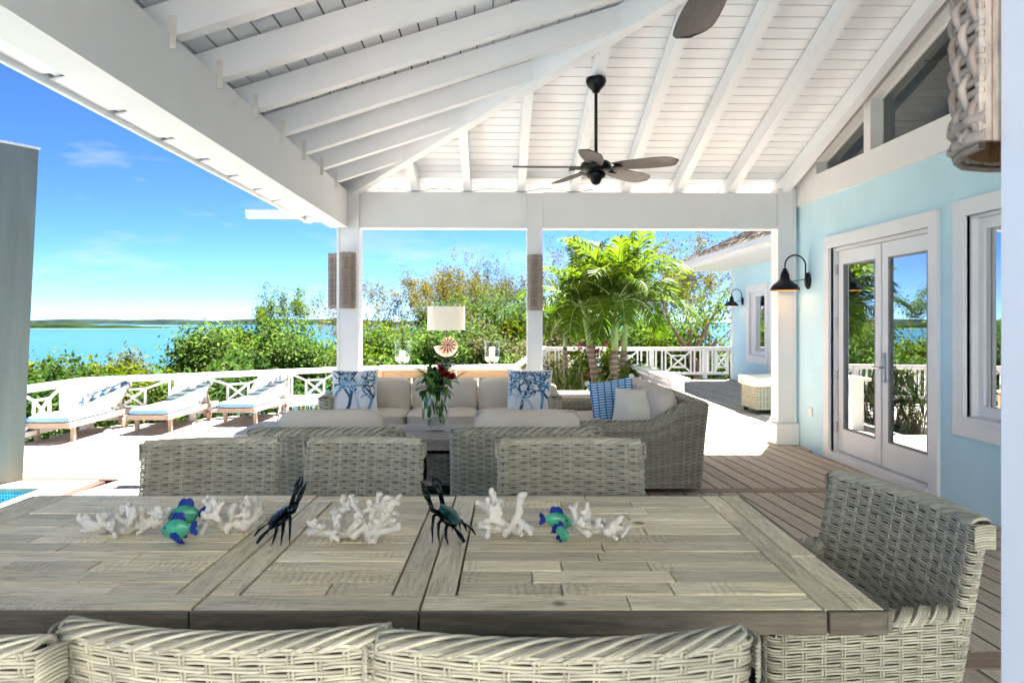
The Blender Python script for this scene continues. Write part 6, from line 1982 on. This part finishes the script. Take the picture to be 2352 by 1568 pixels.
# undergrowth that fills the slope right behind the railings
rg = np.random.default_rng(77); mb = MB()
line = [(-12, 9.5), (-7.2, 12.2), (-3.2, 15.0), (.3, 16.2), (1.0, 18.6), (6.2, 19.0)]
C = []; tone = []
for (a, b_), cnt in zip(zip(line[:-1], line[1:]), (8000, 8000, 7000, 4000, 8000)):
    q = rg.random((cnt, 1)); w_ = rg.random((cnt, 1)) ** 1.3 * 3.2
    A_, B_ = np.array(a), np.array(b_); d_ = (B_ - A_) / np.linalg.norm(B_ - A_); nrm_ = np.array((-d_[1], d_[0]))
    xy = A_ + (B_ - A_) * q + nrm_ * (w_ + .3)
    hh_ = .35 + .25 * np.sin(xy[:, :1] * 2.1) + .2 * np.sin(xy[:, 1:] * 3.3 + xy[:, :1])
    z = -1.1 + rg.random((cnt, 1)) * (1.05 + hh_)
    C.append(np.concatenate((xy, z), 1)); tone.append(np.clip(.35 + .3 * np.sin(xy[:, 0] * 1.7) + rg.normal(0, .2, cnt), 0, 1))
leaf_quads(mb, np.concatenate(C), .14, rg, asp=.55, tone=np.concatenate(tone))
tag(obj("undergrowth", mb, L_DEEP, attr=True), "tangled green undergrowth just behind the deck railings", "undergrowth", kind="stuff")
# gnarled red-brown tree by the wing
b, h = place(1615, 600, 19.3)
tree("gnarled_tree", "gnarled red brown trunked tree against the blue wing", "tree", b, h, .8, L_BRIGHT, 99, nleaf=1700, size=.12, levels=4, r0=.17, cloud=.2, bark=BARK, up=.55, group=GT, first=.42, nsplit=(2, 3), trunks=2)

# palms --------------------------------------------------------------
m, n, l, p = new_mat("ringed_palm_trunk")
tc = n.new("ShaderNodeTexCoord"); sp = n.new("ShaderNodeSeparateXYZ"); l.new(tc.outputs['Object'], sp.inputs[0])
nz = noise(n, l, tc.outputs['Object'], 12, 3)
mu = n.new("ShaderNodeMath"); mu.operation = 'MULTIPLY_ADD'; mu.inputs[1].default_value = 75; l.new(sp.outputs[2], mu.inputs[0]); l.new(nz, mu.inputs[2])
si_ = n.new("ShaderNodeMath"); si_.operation = 'SINE'; l.new(mu.outputs[0], si_.inputs[0])
mr = n.new("ShaderNodeMapRange"); mr.inputs['From Min'].default_value = -1; l.new(si_.outputs[0], mr.inputs['Value'])
l.new(ramp(n, l, mr.outputs[0], [(.2, (.13, .075, .06, 1)), (.8, (.17, .105, .085, 1)), (.97, (.26, .21, .17, 1))]), p.inputs['Base Color']); p.inputs['Roughness'].default_value = .7
PTRUNK = m
PSHAFT = simple("green_crownshaft", (.20, .29, .09, 1), .45, var=.15, scale=6)
L_PALM = leafy("palm_leaflet", [(0, (.025, .058, .008, 1)), (.5, (.065, .122, .015, 1)), (1, (.15, .20, .035, 1))], .48, .5)
def frond(mb, mr_, base, az, el, ln, rg, tone):
    N_ = 22; q = Vector(base); d = Vector((math.cos(az) * math.cos(el), math.sin(az) * math.cos(el), math.sin(el)))
    side = Vector((-math.sin(az), math.cos(az), 0)); pts = [q.copy()]
    droop = .065 + rg.random() * .05
    for i in range(N_):
        d = (d + Vector((0, 0, -droop * (.35 + i / N_)))).normalized(); q = q + d * ln / N_; pts.append(q.copy())
        if i >= 3:
            t = i / N_; up = side.cross(d).normalized() * -1
            if up.z < 0: up = -up
            ll = ln * .36 * (math.sin(math.pi * min(1, .15 + t * .80)) ** .7)
            for s in (-1, 1):
                for rep in range(2):
                    o_ = q - d * (ln / N_) * (rep * .5)
                    ld = (side * s * 1.0 + d * (.55 + .5 * t) + up * (.45 - .2 * rep) + Vector(rg.normal(0, .10, 3))).normalized()
                    wv = d * .019 * (ln / 1.2)
                    m1 = o_ + ld * ll * .55 + Vector((0, 0, -.05 * ll)); tip = o_ + ld * ll + Vector((0, 0, -.38 * ll))
                    mb.add([tuple(o_ - wv * .7), tuple(o_ + wv * .7), tuple(m1 + wv), tuple(tip), tuple(m1 - wv)], [(0, 1, 2, 4), (4, 2, 3)], np.clip(tone + rg.normal(0, .16), 0, 1))
    mr_.tube([tuple(x) for x in pts], np.linspace(.014, .003, len(pts)), 5, attr=.8)
def palm(u_b, u_t, v_crown, depth, ln, nf, label, seed, zb=-.1, r=.055, shaft=.55):
    rg = np.random.default_rng(seed)
    qb = at_d(u_b, 880, depth); qt = at_d(u_t, v_crown, depth)
    t = thing("palm_tree", label, "palm tree", (qb.x, qb.y, zb), 0, "young palms in the planting bed")
    top = Vector((qt.x - qb.x, qt.y - qb.y, qt.z - zb)); N_ = 14
    pts = [Vector((top.x * (i / N_) ** 1.6, top.y * (i / N_) ** 1.6, top.z * i / N_)) for i in range(N_ + 1)]
    rr = [r * (1.35 - .55 * (i / N_) ** .6) * (1 + .03 * (i % 2)) for i in range(N_ + 1)]
    ks = max(2, int(N_ * (1 - shaft / top.z)))
    mb = MB(); mb.tube([tuple(x) for x in pts[:ks + 1]], rr[:ks + 1], 12); obj("trunk", mb, PTRUNK, t, smooth=True)
    mb = MB(); sp_ = [tuple(x) for x in pts[ks:]]; mb.tube(sp_, np.linspace(rr[ks] * 1.0, r * .5, len(sp_)), 12); obj("crownshaft", mb, PSHAFT, t, smooth=True)
    lf = MB(); ra = MB()
    for i in range(nf):
        az = 2.399 * i + rg.normal(0, .15); el = 1.42 - 1.15 * (i / nf) + rg.normal(0, .08)
        frond(lf, ra, top - Vector((0, 0, .03)), az, el, ln * rg.uniform(.85, 1.1), rg, .35 + .5 * (1 - i / nf))
    tag(obj("fronds", lf, L_PALM, t, attr=True), kind="stuff"); obj("frond_stems", ra, PSHAFT, t, smooth=True)
palm(1300, 1296, 742, 12.6, .85, 12, "smallest palm farthest toward the slim post", 1, r=.04, shaft=.35)
palm(1372, 1338, 702, 11.4, 1.05, 16, "leaning palm with a curved ringed trunk", 2, shaft=.6)
palm(1364, 1361, 722, 13.2, .9, 13, "palm behind the leaning one", 3, r=.045, shaft=.45)
palm(1409, 1417, 690, 11.2, 1.18, 17, "tallest palm with the straight ringed trunk", 4, shaft=.75)
palm(1428, 1441, 705, 12.0, 1.26, 17, "palm nearest the parapet with drooping fronds", 5, shaft=.65)

# bedding plants ------------------------------------------------------
def spiky(u, vt, depth, w, label, mat, seed, nl=260, name="spiky_plant"):
    rg = np.random.default_rng(seed); q = at_d(u, vt, depth); zb = -.35; h = q.z - zb
    t = thing(name, label, "plant", (q.x, q.y, zb), 0, "plants in the palm bed")
    mb = MB()
    for i in range(nl):
        az = rg.random() * 6.28; el = rg.uniform(.15, 1.45); c = np.array((rg.normal(0, w * .35), rg.normal(0, w * .35), rg.uniform(.0, h * .82)))
        big_leaf(mb, c, (math.cos(az) * math.cos(el), math.sin(az) * math.cos(el), math.sin(el)), rg.uniform(.18, .34), rg.uniform(.008, .016), rg.uniform(.3, 1.0), rg.random())
    tag(obj("foliage", mb, mat, t, attr=True), kind="stuff")
    mb = MB()
    for i in range(7): a = rg.normal(0, w * .3, 2); mb.tube([(a[0] * .4, a[1] * .4, 0), (a[0], a[1], h * .6)], [.012, .006], 5)
    obj("stems", mb, TWIG, t)
L_VAR = leafy("variegated_leaf", [(0, (.03, .055, .012, 1)), (.5, (.09, .13, .035, 1)), (1, (.27, .29, .14, 1))], .35)
spiky(1300, 838, 10.6, .42, "variegated narrow leaved plant at the front of the palm bed", L_VAR, 1, 420)
spiky(1395, 850, 10.2, .30, "variegated strap leaved plant between the palm trunks", L_VAR, 2, 200)
spiky(1345, 880, 9.7, .30, "low pale strap leaved plant behind the side table", L_VAR, 3, 160)
spiky(1180, 805, 15.6, .35, "fan leaved plant beyond the sloping stair railing", L_DEEP, 4, 160)
PINKF = leafy("pink_petal", [(0, (.30, .04, .10, 1)), (1, (.45, .16, .22, 1))], .4, .5)
def bush(u, vt, depth, wpx, label, mat, seed, nleaf=2600, flowers=0, zb=-.35, size=.075):
    """rounded leafy bush: leaves gathered on a ragged shell over a few stems"""
    rg = np.random.default_rng(seed); q = at_d(u, vt, depth); h = q.z - zb; w = wpx / 1700 * depth / 2
    t = thing("bedding_bush", label, "bush", (q.x, q.y, zb), 0, "plants in the palm bed")
    mb = MB()
    for i in range(9):
        a = rg.random() * 6.28; r_ = w * .8 * rg.random()
        mb.tube([(r_ * .2 * math.cos(a), r_ * .2 * math.sin(a), 0), (r_ * .6 * math.cos(a), r_ * .6 * math.sin(a), h * .5), (r_ * math.cos(a), r_ * math.sin(a), h * rg.uniform(.7, .97))], [.014, .009, .004], 5, cap=False)
    obj("stems", mb, TWIG, t)
    d = rg.normal(size=(nleaf, 3)); d /= np.linalg.norm(d, axis=1, keepdims=True)
    lump = 1 + .16 * np.sin(d[:, 0] * 7 + seed) + .14 * np.sin(d[:, 1] * 8 + 2) + .12 * np.sin(d[:, 2] * 9 + 1)
    rr = (rg.random(nleaf) ** .45) * lump
    C = d * rr[:, None] * np.array((w, w, h * .52)) + np.array((0, 0, h * .48)); C[:, 2] = np.abs(C[:, 2])
    mb = MB(); leaf_quads(mb, C, size, rg, asp=.55, tone=np.clip(.5 + .35 * np.sin(d[:, 0] * 5 + d[:, 2] * 4) + rg.normal(0, .18, nleaf), 0, 1))
    tag(obj("foliage", mb, mat, t, attr=True), kind="stuff")
    for i in range(flowers):
        mb = MB()
        for k in range(6):
            a = k * 1.047; big_leaf(mb, (0, 0, 0), (math.cos(a), math.sin(a), .5), .06, .026, .4, rg.random())
        a = rg.uniform(3.4, 6.0); e = rg.uniform(.1, 1.2)
        obj("flower", mb, PINKF, t, (w * math.cos(a) * math.cos(e), w * math.sin(a) * math.cos(e), h * (.5 + .55 * math.sin(e))), (rg.uniform(.6, 1.2), 0, rg.uniform(-.6, .6)), smooth=True, attr=True)
    return t
bush(1345, 792, 13.0, 80, "leafy bush with pink flowers behind the leaning palm", L_BRIGHT, 201, 2600, 5)
bush(1402, 785, 13.2, 76, "leafy bush with pink flowers behind the tallest palm", L_BRIGHT, 202, 2600, 6)
bush(1447, 828, 11.6, 52, "bright leafy bush beside the capped parapet", L_BRIGHT, 203, 2000, 0)
bush(1345, 846, 11.9, 70, "green bush low in the middle of the palm bed", L_BRIGHT, 204, 2200, 2)
bush(1425, 862, 10.6, 50, "bright low bush in front of the capped parapet", L_SEA, 205, 1600, 0)
# soil bed
mb = MB(); mb.box((1.5, 12.6, -.5), (1.5, 7.4, .3)); tag(obj("planting_bed", mb, TERRA), "dark soil bed under the palms", kind="structure")
# potted plant by the far doors
q = at_z(1768, 900, 0)
t = thing("potted_plant", "small potted plant standing by the wing's doors", "plant", (q.x + .05, q.y - .3, 0))
mb = MB(); mb.lathe([(0, 0), (.10, 0), (.14, .22), (.15, .24), (.13, .24), (.12, .2), (0, .2)], 20); obj("pot", mb, simple("dark_pot", (.05, .05, .055, 1), .5), t, smooth=True)
mb = MB(); rg = np.random.default_rng(4)
for i in range(40):
    az = rg.random() * 6.28; el = rg.uniform(.1, 1.4); big_leaf(mb, (0, 0, .2 + rg.random() * .22), (math.cos(az) * math.cos(el), math.sin(az) * math.cos(el), math.sin(el)), rg.uniform(.15, .3), .016, .8, rg.random())
tag(obj("foliage", mb, L_DEEP, t, attr=True), kind="stuff")
